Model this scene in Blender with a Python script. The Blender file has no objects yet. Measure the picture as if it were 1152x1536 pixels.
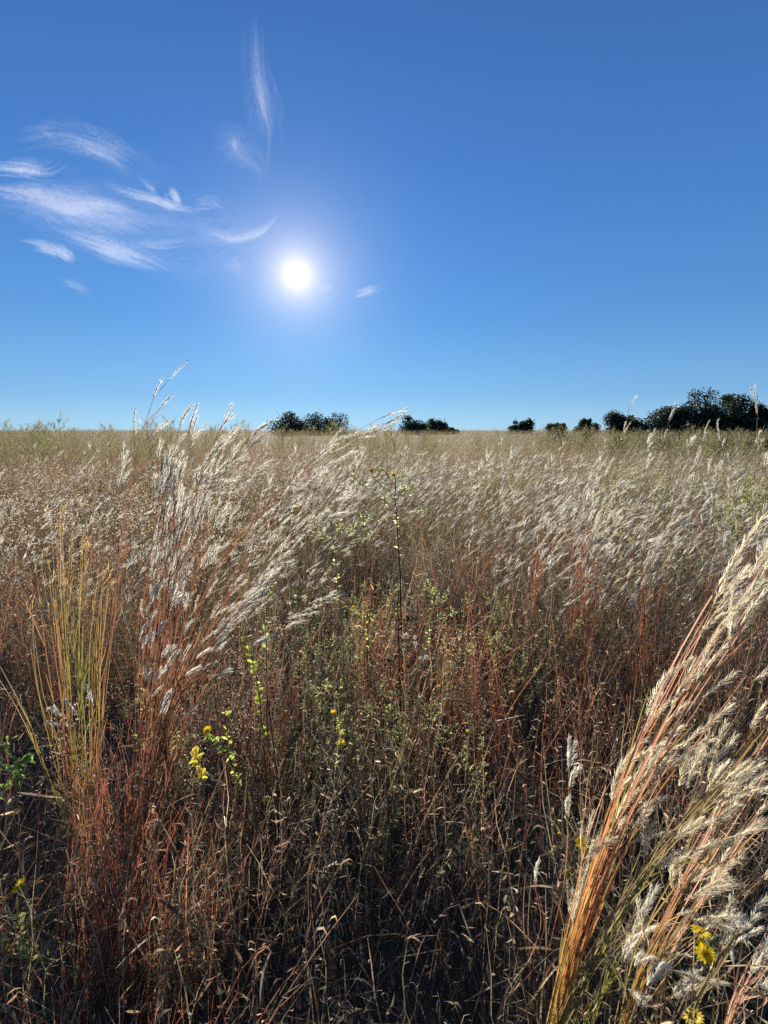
import bpy, math
import numpy as np
from mathutils import Vector

R = np.random.default_rng(11)
scn = bpy.context.scene
COL = scn.collection
pi = math.pi

# ------------------------------------------------------------------ camera
CAM = np.array([0.0, 0.0, 1.40])
F = 720.0                      # focal length in pixels of the 1152 x 1536 photograph
PITCH = math.atan(123 / F)
cd = bpy.data.cameras.new('camera')
cam = bpy.data.objects.new('camera', cd)
COL.objects.link(cam)
cam.location = CAM
cam.rotation_euler = (pi / 2 - PITCH, 0, 0)
cd.sensor_fit = 'VERTICAL'
cd.sensor_height = 24
cd.lens = 24 * F / 1536
cd.clip_start = 0.02
cd.clip_end = 60000
scn.camera = cam
cp, sp_ = math.cos(PITCH), math.sin(PITCH)


def ray(px, py):
    x, v = (px - 576) / F, -(py - 768) / F
    return np.array([x, cp + v * sp_, -sp_ + v * cp])


def at(px, py, Y):
    """world point seen at that pixel of the photograph, Y metres in front of the camera"""
    d = ray(px, py)
    return CAM + d * (Y / d[1])


def on_plane(px, py, z):
    d = ray(px, py)
    return CAM + d * ((z - CAM[2]) / d[2])


def px_of(x, y):
    return 576 + F * x / np.maximum(y, .05)


# ------------------------------------------------------------------ sun and sky
sd = ray(445, 412)
sd = sd / np.linalg.norm(sd)
EL = math.asin(sd[2])
AZ = math.atan2(sd[0], sd[1])
ld = bpy.data.lights.new('sun', 'SUN')
ld.energy = 5.0
ld.angle = math.radians(.6)
ld.color = (1, .94, .84)
lo = bpy.data.objects.new('sun', ld)
COL.objects.link(lo)
lo.rotation_euler = Vector(sd).to_track_quat('Z', 'Y').to_euler()
lo.location = (0, 0, 50)

SKY_GAIN = 6.5
W = bpy.data.worlds.new('World')
scn.world = W
W.use_nodes = True
nt = W.node_tree
for n in list(nt.nodes):
    nt.nodes.remove(n)


def N(tree, typ, **kw):
    n = tree.nodes.new(typ)
    for k, v in kw.items():
        setattr(n, k, v)
    return n


def mth(tree, op, a, b=None, c=None, clamp=False):
    n = N(tree, 'ShaderNodeMath', operation=op)
    n.use_clamp = clamp
    for i, v in enumerate((a, b, c)):
        if v is None:
            continue
        if isinstance(v, (int, float)):
            n.inputs[i].default_value = v
        else:
            tree.links.new(v, n.inputs[i])
    return n.outputs[0]


sky = N(nt, 'ShaderNodeTexSky', sky_type='NISHITA')
sky.sun_disc = False
sky.sun_elevation = EL
sky.sun_rotation = AZ
sky.altitude = 300
sky.air_density = 1.0
sky.dust_density = 0.0
sky.ozone_density = 3.0
tc = N(nt, 'ShaderNodeTexCoord')
nrm = N(nt, 'ShaderNodeVectorMath', operation='NORMALIZE')
nt.links.new(tc.outputs['Generated'], nrm.inputs[0])
dt = N(nt, 'ShaderNodeVectorMath', operation='DOT_PRODUCT')
nt.links.new(nrm.outputs[0], dt.inputs[0])
dt.inputs[1].default_value = tuple(sd)
ang = mth(nt, 'ARCCOSINE', mth(nt, 'MINIMUM', dt.outputs['Value'], 1.0))
sep = N(nt, 'ShaderNodeSeparateXYZ')
nt.links.new(nrm.outputs[0], sep.inputs[0])
elev = mth(nt, 'ARCSINE', sep.outputs[2])
ramp = N(nt, 'ShaderNodeValToRGB')
ramp.color_ramp.interpolation = 'B_SPLINE'
nt.links.new(mth(nt, 'DIVIDE', elev, math.radians(60), clamp=True), ramp.inputs[0])
cr = ramp.color_ramp
stops = [(0.0, (5.6, 10.0, 13.2)), (.06, (2.9, 7.0, 12.2)), (.20, (1.4, 4.6, 10.9)), (.45, (.80, 2.75, 8.1)), (.75, (.56, 1.88, 5.7)), (1, (.42, 1.4, 4.2))]
cr.elements[0].position, cr.elements[1].position = 0, 1
for p_, c_ in stops[1:-1]:
    cr.elements.new(p_)
for e_, (p_, c_) in zip(cr.elements, stops):
    e_.position = p_
    e_.color = tuple(v / 20 for v in c_) + (1,)
up = N(nt, 'ShaderNodeVectorMath', operation='SCALE')
nt.links.new(ramp.outputs[0], up.inputs[0])
up.inputs['Scale'].default_value = SKY_GAIN
# the sky is a little deeper away from the sun
az = mth(nt, 'ADD', .76, mth(nt, 'MULTIPLY', mth(nt, 'EXPONENT', mth(nt, 'MULTIPLY', ang, -1.5)), .48))
up2 = N(nt, 'ShaderNodeVectorMath', operation='SCALE')
nt.links.new(up.outputs[0], up2.inputs[0])
nt.links.new(az, up2.inputs['Scale'])
mixs = N(nt, 'ShaderNodeMix', data_type='RGBA')
mixs.inputs[0].default_value = .04
nt.links.new(up2.outputs[0], mixs.inputs[6])
nt.links.new(sky.outputs[0], mixs.inputs[7])
g1 = mth(nt, 'MULTIPLY', mth(nt, 'EXPONENT', mth(nt, 'MULTIPLY', ang, -1 / .016)), 5.0)
g2 = mth(nt, 'MULTIPLY', mth(nt, 'EXPONENT', mth(nt, 'MULTIPLY', ang, -1 / .056)), 4.4)
mr = N(nt, 'ShaderNodeMapRange')
mr.interpolation_type = 'SMOOTHSTEP'
mr.inputs['From Min'].default_value = .023
mr.inputs['From Max'].default_value = .012
nt.links.new(ang, mr.inputs['Value'])
g3 = mth(nt, 'MULTIPLY', mr.outputs[0], 40.0)
gsum = mth(nt, 'ADD', mth(nt, 'ADD', g1, g2), g3)
gc = N(nt, 'ShaderNodeVectorMath', operation='SCALE')
gc.inputs[0].default_value = (1.0, .77, .40)
nt.links.new(gsum, gc.inputs['Scale'])
addn = N(nt, 'ShaderNodeVectorMath', operation='ADD')
nt.links.new(mixs.outputs[2], addn.inputs[0])
nt.links.new(gc.outputs[0], addn.inputs[1])
bg = N(nt, 'ShaderNodeBackground')
bg.inputs['Strength'].default_value = .10
nt.links.new(addn.outputs[0], bg.inputs['Color'])
wo = N(nt, 'ShaderNodeOutputWorld')
nt.links.new(bg.outputs[0], wo.inputs['Surface'])

scn.view_settings.view_transform = 'Standard'
scn.view_settings.look = 'None'
scn.view_settings.exposure = 1.05
scn.view_settings.gamma = 1
scn.render.engine = 'CYCLES'
cy = scn.cycles
cy.max_bounces = 5
cy.diffuse_bounces = 3
cy.glossy_bounces = 2
cy.transmission_bounces = 3
cy.transparent_max_bounces = 96
cy.use_denoising = False
cy.sample_clamp_indirect = 3
cy.caustics_reflective = False
cy.caustics_refractive = False


# ------------------------------------------------------------------ materials
def base_mat(name):
    m = bpy.data.materials.new(name)
    m.use_nodes = True
    t = m.node_tree
    for n in list(t.nodes):
        t.nodes.remove(n)
    return m, t, N(t, 'ShaderNodeOutputMaterial')


def leaf_mat(name, trans=.45, gloss=.06, rough=.35, gain=1.0, vary=.25, tgain=1.0):
    """thin plant tissue: reflects, lets light through, and has a faint sheen"""
    m, t, out = base_mat(name)
    at_ = N(t, 'ShaderNodeAttribute', attribute_name='col')
    oi = N(t, 'ShaderNodeObjectInfo')
    val = mth(t, 'ADD', mth(t, 'MULTIPLY', oi.outputs['Random'], vary), gain - vary / 2)
    geo = N(t, 'ShaderNodeNewGeometry')
    sc = N(t, 'ShaderNodeVectorMath', operation='SCALE')
    t.links.new(at_.outputs['Color'], sc.inputs[0])
    t.links.new(val, sc.inputs['Scale'])
    d = N(t, 'ShaderNodeBsdfDiffuse')
    t.links.new(sc.outputs[0], d.inputs['Color'])
    tr = N(t, 'ShaderNodeBsdfTranslucent')
    sc2 = N(t, 'ShaderNodeVectorMath', operation='SCALE')
    t.links.new(sc.outputs[0], sc2.inputs[0])
    sc2.inputs['Scale'].default_value = tgain
    t.links.new(sc2.outputs[0], tr.inputs['Color'])
    mx = N(t, 'ShaderNodeMixShader')
    mx.inputs[0].default_value = trans
    t.links.new(d.outputs[0], mx.inputs[1])
    t.links.new(tr.outputs[0], mx.inputs[2])
    g = N(t, 'ShaderNodeBsdfGlossy')
    g.inputs['Roughness'].default_value = rough
    g.inputs['Color'].default_value = (1, .97, .92, 1)
    mx2 = N(t, 'ShaderNodeMixShader')
    mx2.inputs[0].default_value = gloss
    t.links.new(mx.outputs[0], mx2.inputs[1])
    t.links.new(g.outputs[0], mx2.inputs[2])
    t.links.new(mx2.outputs[0], out.inputs['Surface'])
    return m


M_STEM = leaf_mat('dry_stem_tissue', .48, .05, .45)
M_BLADE = leaf_mat('dry_blade_tissue', .6, .04, .5)
M_HAIR = leaf_mat('seed_hair', .68, .02, .45, vary=.12)
M_GREEN = leaf_mat('green_leaf_tissue', .68, .025, .45, gain=1.15)
M_PETAL = leaf_mat('petal_tissue', .66, .01, .4, vary=.05)
M_TREE = leaf_mat('tree_foliage', .3, .04, .4, vary=.3)
M_BARK = leaf_mat('bark', 0, .02, .6)


def soil():
    m, t, out = base_mat('dark_soil_with_litter')
    tc = N(t, 'ShaderNodeTexCoord')
    n1 = N(t, 'ShaderNodeTexNoise')
    n1.inputs['Scale'].default_value = 3
    n1.inputs['Detail'].default_value = 8
    n2 = N(t, 'ShaderNodeTexNoise')
    n2.inputs['Scale'].default_value = 60
    n2.inputs['Detail'].default_value = 6
    t.links.new(tc.outputs['Object'], n1.inputs['Vector'])
    t.links.new(tc.outputs['Object'], n2.inputs['Vector'])
    cr = N(t, 'ShaderNodeValToRGB')
    cr.color_ramp.elements[0].color = (.018, .012, .008, 1)
    cr.color_ramp.elements[1].color = (.10, .07, .045, 1)
    t.links.new(mth(t, 'MULTIPLY', n1.outputs[0], mth(t, 'MULTIPLY', n2.outputs[0], 1.6)), cr.inputs[0])
    p = N(t, 'ShaderNodeBsdfPrincipled')
    p.inputs['Roughness'].default_value = .95
    t.links.new(cr.outputs[0], p.inputs['Base Color'])
    b = N(t, 'ShaderNodeBump')
    b.inputs['Strength'].default_value = .6
    b.inputs['Distance'].default_value = .02
    t.links.new(n2.outputs[0], b.inputs['Height'])
    t.links.new(b.outputs[0], p.inputs['Normal'])
    t.links.new(p.outputs[0], out.inputs['Surface'])
    return m


M_SOIL = soil()


def cloud_mat():
    m, t, out = base_mat('ice_cloud')
    a = N(t, 'ShaderNodeAttribute', attribute_name='flow')   # x along, y across, z seed
    sx = N(t, 'ShaderNodeSeparateXYZ')
    t.links.new(a.outputs['Vector'], sx.inputs[0])
    st = N(t, 'ShaderNodeAttribute', attribute_name='dens')
    cmb = N(t, 'ShaderNodeCombineXYZ')
    t.links.new(mth(t, 'MULTIPLY', sx.outputs[0], .9), cmb.inputs[0])
    t.links.new(mth(t, 'MULTIPLY', sx.outputs[1], 1.3), cmb.inputs[1])
    t.links.new(sx.outputs[2], cmb.inputs[2])
    n1 = N(t, 'ShaderNodeTexNoise')
    n1.inputs['Scale'].default_value = 1.6
    n1.inputs['Detail'].default_value = 4.5
    n1.inputs['Roughness'].default_value = .5
    n1.inputs['Distortion'].default_value = 1.6
    t.links.new(cmb.outputs[0], n1.inputs['Vector'])
    mr = N(t, 'ShaderNodeMapRange')
    mr.inputs['From Min'].default_value = .34
    mr.inputs['From Max'].default_value = .86
    t.links.new(n1.outputs[0], mr.inputs['Value'])
    al = mth(t, 'MULTIPLY', mr.outputs[0], st.outputs['Fac'], clamp=True)
    tp = N(t, 'ShaderNodeBsdfTransparent')
    tr = N(t, 'ShaderNodeBsdfTranslucent')
    tr.inputs['Color'].default_value = (.98, .98, 1, 1)
    mx = N(t, 'ShaderNodeMixShader')
    t.links.new(al, mx.inputs[0])
    t.links.new(tp.outputs[0], mx.inputs[1])
    t.links.new(tr.outputs[0], mx.inputs[2])
    t.links.new(mx.outputs[0], out.inputs['Surface'])
    return m


M_CLOUD = cloud_mat()


# ------------------------------------------------------------------ mesh bags
def unit(v):
    v = np.asarray(v, float)
    return v / np.maximum(np.linalg.norm(v, axis=-1, keepdims=True), 1e-9)


def A(c):
    return np.asarray(c, float)


class Bag:
    def __init__(s):
        s.v, s.c, s.q, s.n = [], [], [], 0

    def quads(s, V, C, Q):
        s.v.append(V)
        s.c.append(C)
        s.q.append(Q + s.n)
        s.n += len(V)

    def ribbons(s, P, Wd, C, side=None):
        """N strips of K points; Wd half widths (N,K) or (K,); C (3,) (N,3) or (N,K,3)"""
        P = np.asarray(P, float)
        n, k, _ = P.shape
        if n == 0:
            return
        if side is None:
            side = R.normal(size=(n, 3))
        tan = unit(P[:, -1] - P[:, 0])
        side = unit(np.cross(tan, side))
        Wd = np.broadcast_to(np.asarray(Wd, float), (n, k))
        off = side[:, None, :] * Wd[..., None]
        V = np.stack([P - off, P + off], 2).reshape(-1, 3)
        C = np.asarray(C, float)
        if C.ndim == 1:
            C = C[None, None]
        elif C.ndim == 2:
            C = C[:, None]
        C = np.broadcast_to(C, (n, k, 3))
        CC = np.repeat(C[:, :, None, :], 2, 2).reshape(-1, 3)
        b = (np.arange(n)[:, None] * k + np.arange(k - 1)[None]) * 2
        Q = np.stack([b, b + 1, b + 3, b + 2], -1).reshape(-1, 4)
        s.quads(V, CC, Q)

    def tube(s, P, r, C, sides=5):
        P = np.asarray(P, float)
        k = len(P)
        r = np.broadcast_to(np.asarray(r, float), (k,))
        C = np.asarray(C, float)
        if C.ndim == 1:
            C = np.broadcast_to(C, (k, 3))
        tan = unit(np.gradient(P, axis=0))
        ref = np.array([0.31, .9, .05])
        a = unit(np.cross(tan, ref))
        b = np.cross(tan, a)
        th = np.arange(sides) / sides * 2 * pi
        V = P[:, None] + r[:, None, None] * (np.cos(th)[None, :, None] * a[:, None] + np.sin(th)[None, :, None] * b[:, None])
        i = np.arange(k - 1)[:, None] * sides
        j = np.arange(sides)[None]
        j2 = (j + 1) % sides
        Q = np.stack([i + j, i + j2, i + sides + j2, i + sides + j], -1).reshape(-1, 4)
        s.quads(V.reshape(-1, 3), np.repeat(C, sides, 0), Q)

    def sheath(s, P, r, C, arc=3.6, m=4):
        """a culm as a rolled strip, shaped open towards the sun so backlight glows through"""
        P = np.asarray(P, float)
        k = len(P)
        tan = unit(np.gradient(P, axis=0))
        a = unit(np.cross(tan, np.array([0.0, 1.0, 0.2])))
        b = np.cross(tan, a)
        w0 = R.random() * .8 - .4 + pi / 2
        th = w0 + np.linspace(-arc / 2, arc / 2, m)
        V = P[:, None] + r[:, None, None] * (np.cos(th)[None, :, None] * a[:, None] + np.sin(th)[None, :, None] * b[:, None])
        i = np.arange(k - 1)[:, None] * m
        j = np.arange(m - 1)[None]
        Q = np.stack([i + j, i + j + 1, i + m + j + 1, i + m + j], -1).reshape(-1, 4)
        s.quads(V.reshape(-1, 3), np.repeat(C, m, 0), Q)

    def ball(s, c, r, col, seg=8, ring=5, squash=1.0):
        th = np.linspace(.05, pi - .05, ring)
        ph = np.arange(seg) / seg * 2 * pi
        V = np.stack([np.sin(th)[:, None] * np.cos(ph), np.sin(th)[:, None] * np.sin(ph), squash * np.cos(th)[:, None] * np.ones(seg)], -1) * r
        i = np.arange(ring - 1)[:, None] * seg
        j = np.arange(seg)[None]
        j2 = (j + 1) % seg
        Q = np.stack([i + j, i + seg + j, i + seg + j2, i + j2], -1).reshape(-1, 4)
        s.quads(V.reshape(-1, 3) + A(c), np.broadcast_to(A(col), (ring * seg, 3)), Q)

    def mesh(s, name, mat, origin=(0, 0, 0)):
        me = bpy.data.meshes.new(name)
        V = (np.concatenate(s.v) - A(origin)).astype(np.float32)
        Cc = np.concatenate(s.c).astype(np.float32)
        Q = np.concatenate(s.q).astype(np.int32)
        me.vertices.add(len(V))
        me.vertices.foreach_set('co', V.ravel())
        me.loops.add(Q.size)
        me.loops.foreach_set('vertex_index', Q.ravel())
        me.polygons.add(len(Q))
        me.polygons.foreach_set('loop_start', np.arange(0, Q.size, 4, dtype=np.int32))
        ca = me.attributes.new('col', 'FLOAT_COLOR', 'POINT')
        ca.data.foreach_set('color', np.c_[np.clip(Cc, 0, 1), np.ones(len(Cc), np.float32)].astype(np.float32).ravel())
        me.materials.append(mat)
        me.update(calc_edges=True)
        return me

    def build(s, name, mat, parent=None, origin=(0, 0, 0)):
        o = bpy.data.objects.new(name, s.mesh(name, mat, origin))
        COL.objects.link(o)
        if parent is not None:
            o.parent = parent
        else:
            o.location = origin
        return o


def tag(o, label=None, cat=None, group=None, kind=None):
    for k, v in (('label', label), ('category', cat), ('group', group), ('kind', kind)):
        if v:
            o[k] = v
    return o


def empty(name, loc, label, cat, group=None):
    o = bpy.data.objects.new(name, None)
    o.empty_display_size = .05
    COL.objects.link(o)
    o.location = loc
    return tag(o, label, cat, group)


# value noise in the plane, for patches
_G = R.random((64, 64))


def noise2(x, y, s=1.0, seed=0):
    x = np.asarray(x) / s + seed * 7.3 + 100
    y = np.asarray(y) / s + seed * 3.1 + 100
    i, j = np.floor(x).astype(int), np.floor(y).astype(int)
    u, v = x - i, y - j
    u, v = u * u * (3 - 2 * u), v * v * (3 - 2 * v)
    g = lambda a, b: _G[a % 64, b % 64]
    return (g(i, j) * (1 - u) + g(i + 1, j) * u) * (1 - v) + (g(i, j + 1) * (1 - u) + g(i + 1, j + 1) * u) * v


def sector(n, r0, r1, k=1.0, half=.80):
    """n ground points in the view sector, density falling as 1/r^k"""
    u = R.random(n)
    e = 2 - k
    r = (r0 ** e + u * (r1 ** e - r0 ** e)) ** (1 / e) if abs(e) > 1e-6 else r0 * (r1 / r0) ** u
    a = (R.random(n) * 2 - 1) * half
    return r * np.sin(a), r * np.cos(a)


def mixc(a, b, t):
    t = np.asarray(t)[..., None]
    return A(a) * (1 - t) + A(b) * t


def jit(c, n, s=.2):
    """n colours scattered about c in brightness"""
    return A(c) * (1 + s * R.normal(size=(n, 1))).clip(.3, 2)


def curves(B, h, lean, k=4, bend=1.7, wob=0.0):
    """N stems rising from B (N,3) by h (N,), blown aside by lean (N,2) x h"""
    t = np.linspace(0, 1, k)
    P = np.empty((len(B), k, 3))
    l2 = np.linalg.norm(lean, axis=1)
    zz = np.sqrt(np.clip(1 - .45 * np.minimum(l2, 1.2) ** 2, .15, 1))
    for a in range(2):
        P[:, :, a] = B[:, a, None] + (h * lean[:, a])[:, None] * t[None] ** bend
    P[:, :, 2] = B[:, 2, None] + (h * zz)[:, None] * t[None] ** (1 / (1 + .25 * np.minimum(l2, 1)))[:, None]
    if wob:
        P[:, 1:, :2] += R.normal(size=(len(B), k - 1, 2)) * wob * h[:, None, None]
    return P


def hz(x, y):
    """the field swells gently to a low crest and falls away behind it"""
    r = np.hypot(x, y)
    a = np.clip((r - 35) / 75, 0, 1)
    b = np.clip((r - 135) / 400, 0, 1)
    return .62 * a * a * (3 - 2 * a) - 6 * b * b * (3 - 2 * b)


# ------------------------------------------------------------------ ground
def ground():
    rr = np.concatenate([[0], np.geomspace(.5, 9000, 60)])
    th = np.arange(96) / 96 * 2 * pi
    V = np.stack([rr[:, None] * np.cos(th), rr[:, None] * np.sin(th), np.zeros((len(rr), 96))], -1)
    x, y = V[..., 0], V[..., 1]
    V[..., 2] = hz(x, y) + np.where(rr[:, None] < 60, .05 * (noise2(x, y, 1.3) - .6), -.03)
    V[0] = V[0, 0]
    b = Bag()
    i = np.arange(len(rr) - 1)[:, None] * 96
    j = np.arange(96)[None]
    j2 = (j + 1) % 96
    Q = np.stack([i + j, i + 96 + j, i + 96 + j2, i + j2], -1).reshape(-1, 4)
    b.quads(V.reshape(-1, 3), np.full((V.shape[0] * 96, 3), .05), Q)
    o = b.build('ground', M_SOIL)
    o.data.polygons.foreach_set('use_smooth', np.ones(len(Q), bool))
    tag(o, kind='structure')


ground()

# ------------------------------------------------------------------ palettes (real surface colours)
C_RED = A((.30, .092, .052))
C_RUST = A((.40, .165, .075))
C_BROWN = A((.20, .115, .065))
C_TAN = A((.42, .30, .17))
C_STRAW = A((.55, .44, .27))
C_GREY = A((.26, .23, .19))
C_WHITE = A((.84, .81, .70))
C_CREAM = A((.55, .48, .33))
C_OLIVE = A((.16, .15, .05))
C_SAGE = A((.22, .26, .13))
C_LIME = A((.36, .42, .07))
C_DARK = A((.055, .035, .028))


# ------------------------------------------------------------------ plumes
def plume_far(b, P0, D, L, wd, col):
    """a seed plume as one bowed sliver (three points)"""
    n = len(P0)
    P = np.stack([P0, P0 + D * (L * .5)[:, None], P0 + D * L[:, None]], 1)
    P[:, 1] += R.normal(size=(n, 3)) * (L * .05)[:, None]
    w = np.stack([wd * .35, wd, wd * .25], 1)
    b.ribbons(P, w, col)


def plume_mid(b, P0, D, L, wd, col):
    """two crossed slivers and a few flyaway hairs"""
    n = len(P0)
    for _ in range(2):
        plume_far(b, P0, D, L, wd * .75, col)
    m = 7
    u = R.random((n, m)) * .85 + .1
    d = unit(D[:, None] + R.normal(size=(n, m, 3)) * .38)
    p = P0[:, None] + D[:, None] * (L[:, None] * u)[..., None]
    q = p + d * (L[:, None] * (.22 + .2 * R.random((n, m))))[..., None]
    b.ribbons(np.stack([p, q], 2).reshape(-1, 2, 3), np.array([.0013, .0004]), np.repeat(col, m, 0) * 1.05)


def plume_near(b, path, wd, col=C_WHITE, axis=C_TAN, hairs=150, body=1.0):
    hairs = int(hairs * 2.0)
    """a raceme seen close: axis, pointed spikelets, and a fringe of long silky hairs"""
    path = np.asarray(path, float)
    k = len(path)
    L = np.linalg.norm(np.diff(path, axis=0), axis=1).sum()
    D = unit(np.gradient(path, axis=0))
    ns = int(max(7, L / .0042))
    u = np.linspace(.0, .98, ns)
    idx = u * (k - 1)
    i0 = np.minimum(idx.astype(int), k - 2)
    fr = (idx - i0)[:, None]
    p = path[i0] * (1 - fr) + path[i0 + 1] * fr
    d = D[i0]
    rn = unit(np.cross(d, R.normal(size=(ns, 3))))
    dd = unit(d + rn * .13)
    l = .0095 * (.8 + .4 * R.random(ns)) * body
    P = np.stack([p, p + dd * (l * .45)[:, None] + rn * .0006, p + dd * l[:, None]], 1)
    b.ribbons(P, np.stack([l * .04, l * .09, l * .02], 1), jit(axis, ns, .25))
    n = hairs
    u = R.random(n) ** .85 * .97
    idx = u * (k - 1)
    i0 = np.minimum(idx.astype(int), k - 2)
    fr = (idx - i0)[:, None]
    p = path[i0] * (1 - fr) + path[i0 + 1] * fr
    d = D[i0]
    rn = unit(np.cross(d, R.normal(size=(n, 3))))
    sp = .18 + .55 * R.random(n) ** 1.3
    dd = unit(d + rn * sp[:, None])
    l = wd * (.8 + .7 * R.random(n)) * np.interp(u, [0, .25, .8, 1], [.7, 1, 1, .75])
    P = np.stack([p, p + dd * (l * .55)[:, None], p + dd * l[:, None] + d * (l * .12)[:, None] + np.array([.12, 0, -.03]) * (l[:, None])], 1)
    b.ribbons(P, np.array([.00027, .00022, .00009]), jit(col, n, .06))


# ------------------------------------------------------------------ silver grass: clump prototypes
def culm_points(h, lean, n_pl, upper=.5, tight=1.0):
    """one culm from the origin: curve, and the spots and directions of its plumes"""
    P = curves(np.zeros((1, 3)), np.array([h]), np.array([lean]), 7, 1.9, .008)[0]
    u = 1 - upper * R.random(n_pl) ** .8
    u[0] = 1.0
    idx = u * 6
    i0 = np.minimum(idx.astype(int), 5)
    f = (idx - i0)[:, None]
    p = P[i0] * (1 - f) + P[i0 + 1] * f
    d = unit(P[i0 + 1] - P[i0])
    d = unit(d + R.normal(size=(n_pl, 3)) * .15 * tight + np.array([.42, .0, -.02]))
    return P, p, d


def silver_clump(variant, parts, big=.92, nculm=9):
    """returns [(stem bag, plume bag)] in local coordinates"""
    out = []
    for c in range(nculm):
        h = (.82 + .33 * R.random()) * big
        a = R.random() * 2 * pi
        lean = np.array([.36 + .14 * R.normal(), .10 * R.normal()]) + .16 * np.array([math.cos(a), math.sin(a)])
        n_pl = R.integers(2, 7)
        P, p, d = culm_points(h, lean, n_pl)
        off = np.array([.07 * R.normal(), .07 * R.normal(), 0])
        P = P + off
        p = p + off
        sb, pb = Bag(), Bag()
        col = mixc(C_RED * .85, C_BROWN, R.random()) * (.6 + .5 * R.random())
        if R.random() < .45:
            col = mixc(C_BROWN, C_TAN, R.random() * .5)
        sb.ribbons(P[None], np.linspace(.0013, .0006, 7), col)
        sb.ribbons(P[None], np.linspace(.0013, .0006, 7), col)
        # leaves on the culm
        nl = 6
        u = R.random(nl) * .62
        b0 = P[(u * 6).astype(int)]
        lv = curves(b0, .10 + .18 * R.random(nl), R.normal(size=(nl, 2)) * .55 + np.array([.2, 0]), 4, 1.5, .03)
        sb.ribbons(lv, np.array([.0014, .0017, .0011, .0002]), jit(mixc(C_BROWN, C_TAN, R.random()), nl, .3))
        # branchlets to the plumes
        L = .040 + .052 * R.random(n_pl)
        br = .012 + .03 * R.random(n_pl)
        q = p + d * br[:, None]
        sb.ribbons(np.stack([p, q], 1), .0005, col)
        pc = .69 * jit(mixc(C_WHITE, mixc(C_CREAM, C_TAN * .8, R.random()), R.random(n_pl) ** 1.5), n_pl, .15)
        plume_mid(pb, q, d, L, .0017 + .0012 * R.random(n_pl), pc)
        # twin racemes
        d2 = unit(d + R.normal(size=(n_pl, 3)) * .22)
        tw = R.random(n_pl) < .6
        plume_mid(pb, q[tw], d2[tw], L[tw] * .9, .0016 + .0011 * R.random(tw.sum()), pc[tw])
        out.append((sb, pb))
    return out


def merged(pairs, which):
    b = Bag()
    for pr in pairs:
        x = pr[which]
        for v, c, q in zip(x.v, x.c, x.q):
            b.v.append(v)
            b.c.append(c)
        base = 0
        for v, c, q in zip(x.v, x.c, x.q):
            b.q.append(q + b.n)
        b.n += x.n
    return b


GROUP_SILVER = 'silver plumed grass clumps standing through the meadow'
LAB_NEAR = 'red-stemmed silver plumed grass clump at the near edge of the tall meadow'
LAB_FAR = 'clump of silvery seeded grass blown to the right, standing further back in the dense meadow'


def front_edge(px):
    """how far off the tall grass begins, by direction"""
    return np.interp(px, [0, 120, 330, 430, 500, 590, 660, 740, 850, 1000, 1152],
                     [2.6, 2.4, 2.5, 2.8, 3.7, 4.3, 3.3, 2.5, 2.1, 1.95, 1.9])


def silver_field():
    pts = []
    tries = 0
    while len(pts) < 300 and tries < 60000:
        tries += 1
        x, y = sector(1, 1.9, 9.6, .9, .74)
        x, y = x[0], y[0]
        px = px_of(x, y)
        if y < front_edge(px):
            continue
        if px < 330 and R.random() < .85 and y > 2.8:
            continue
        if px > 960 and y > 4 and R.random() < .35:
            continue
        if noise2(x, y, .9, 9) < .40 + .12 * R.random():
            continue
        md = .16 + .014 * y
        if any((x - a) ** 2 + (y - b) ** 2 < md * md for a, b in pts):
            continue
        pts.append((x, y))
    pts.sort(key=lambda p: p[1])
    protos = []
    for v in range(8):
        pairs = silver_clump(v, True)
        ms = [(s.mesh('stem', M_STEM), p.mesh('seed_plume', M_HAIR)) for s, p in pairs]
        one = merged(pairs, 0).mesh('grass_clump', M_STEM)
        two = merged(pairs, 1).mesh('seed_plumes', M_HAIR)
        protos.append((ms, one, two))
    for i, (x, y) in enumerate(pts):
        ms, one, two = protos[R.integers(8)]
        sc = .88 + .26 * R.random()
        if y < 3.2:
            sc *= .93
        if i < 55:
            root = empty('silver_grass_clump', (x, y, -.01), LAB_NEAR, 'grass clump', GROUP_SILVER)
            for s, p in ms:
                a = bpy.data.objects.new('stem', s)
                COL.objects.link(a)
                a.parent = root
                b = bpy.data.objects.new('seed_plume', p)
                COL.objects.link(b)
                b.parent = a
        else:
            root = empty('silver_grass_clump', (x, y, -.01), LAB_FAR, 'grass clump', GROUP_SILVER)
            a = bpy.data.objects.new('foliage', one)
            COL.objects.link(a)
            a.parent = root
            b = bpy.data.objects.new('plumage', two)
            COL.objects.link(b)
            b.parent = root
        root.rotation_euler = (0, 0, R.normal() * .45)
        root.scale = (sc, sc, sc)


silver_field()


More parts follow.
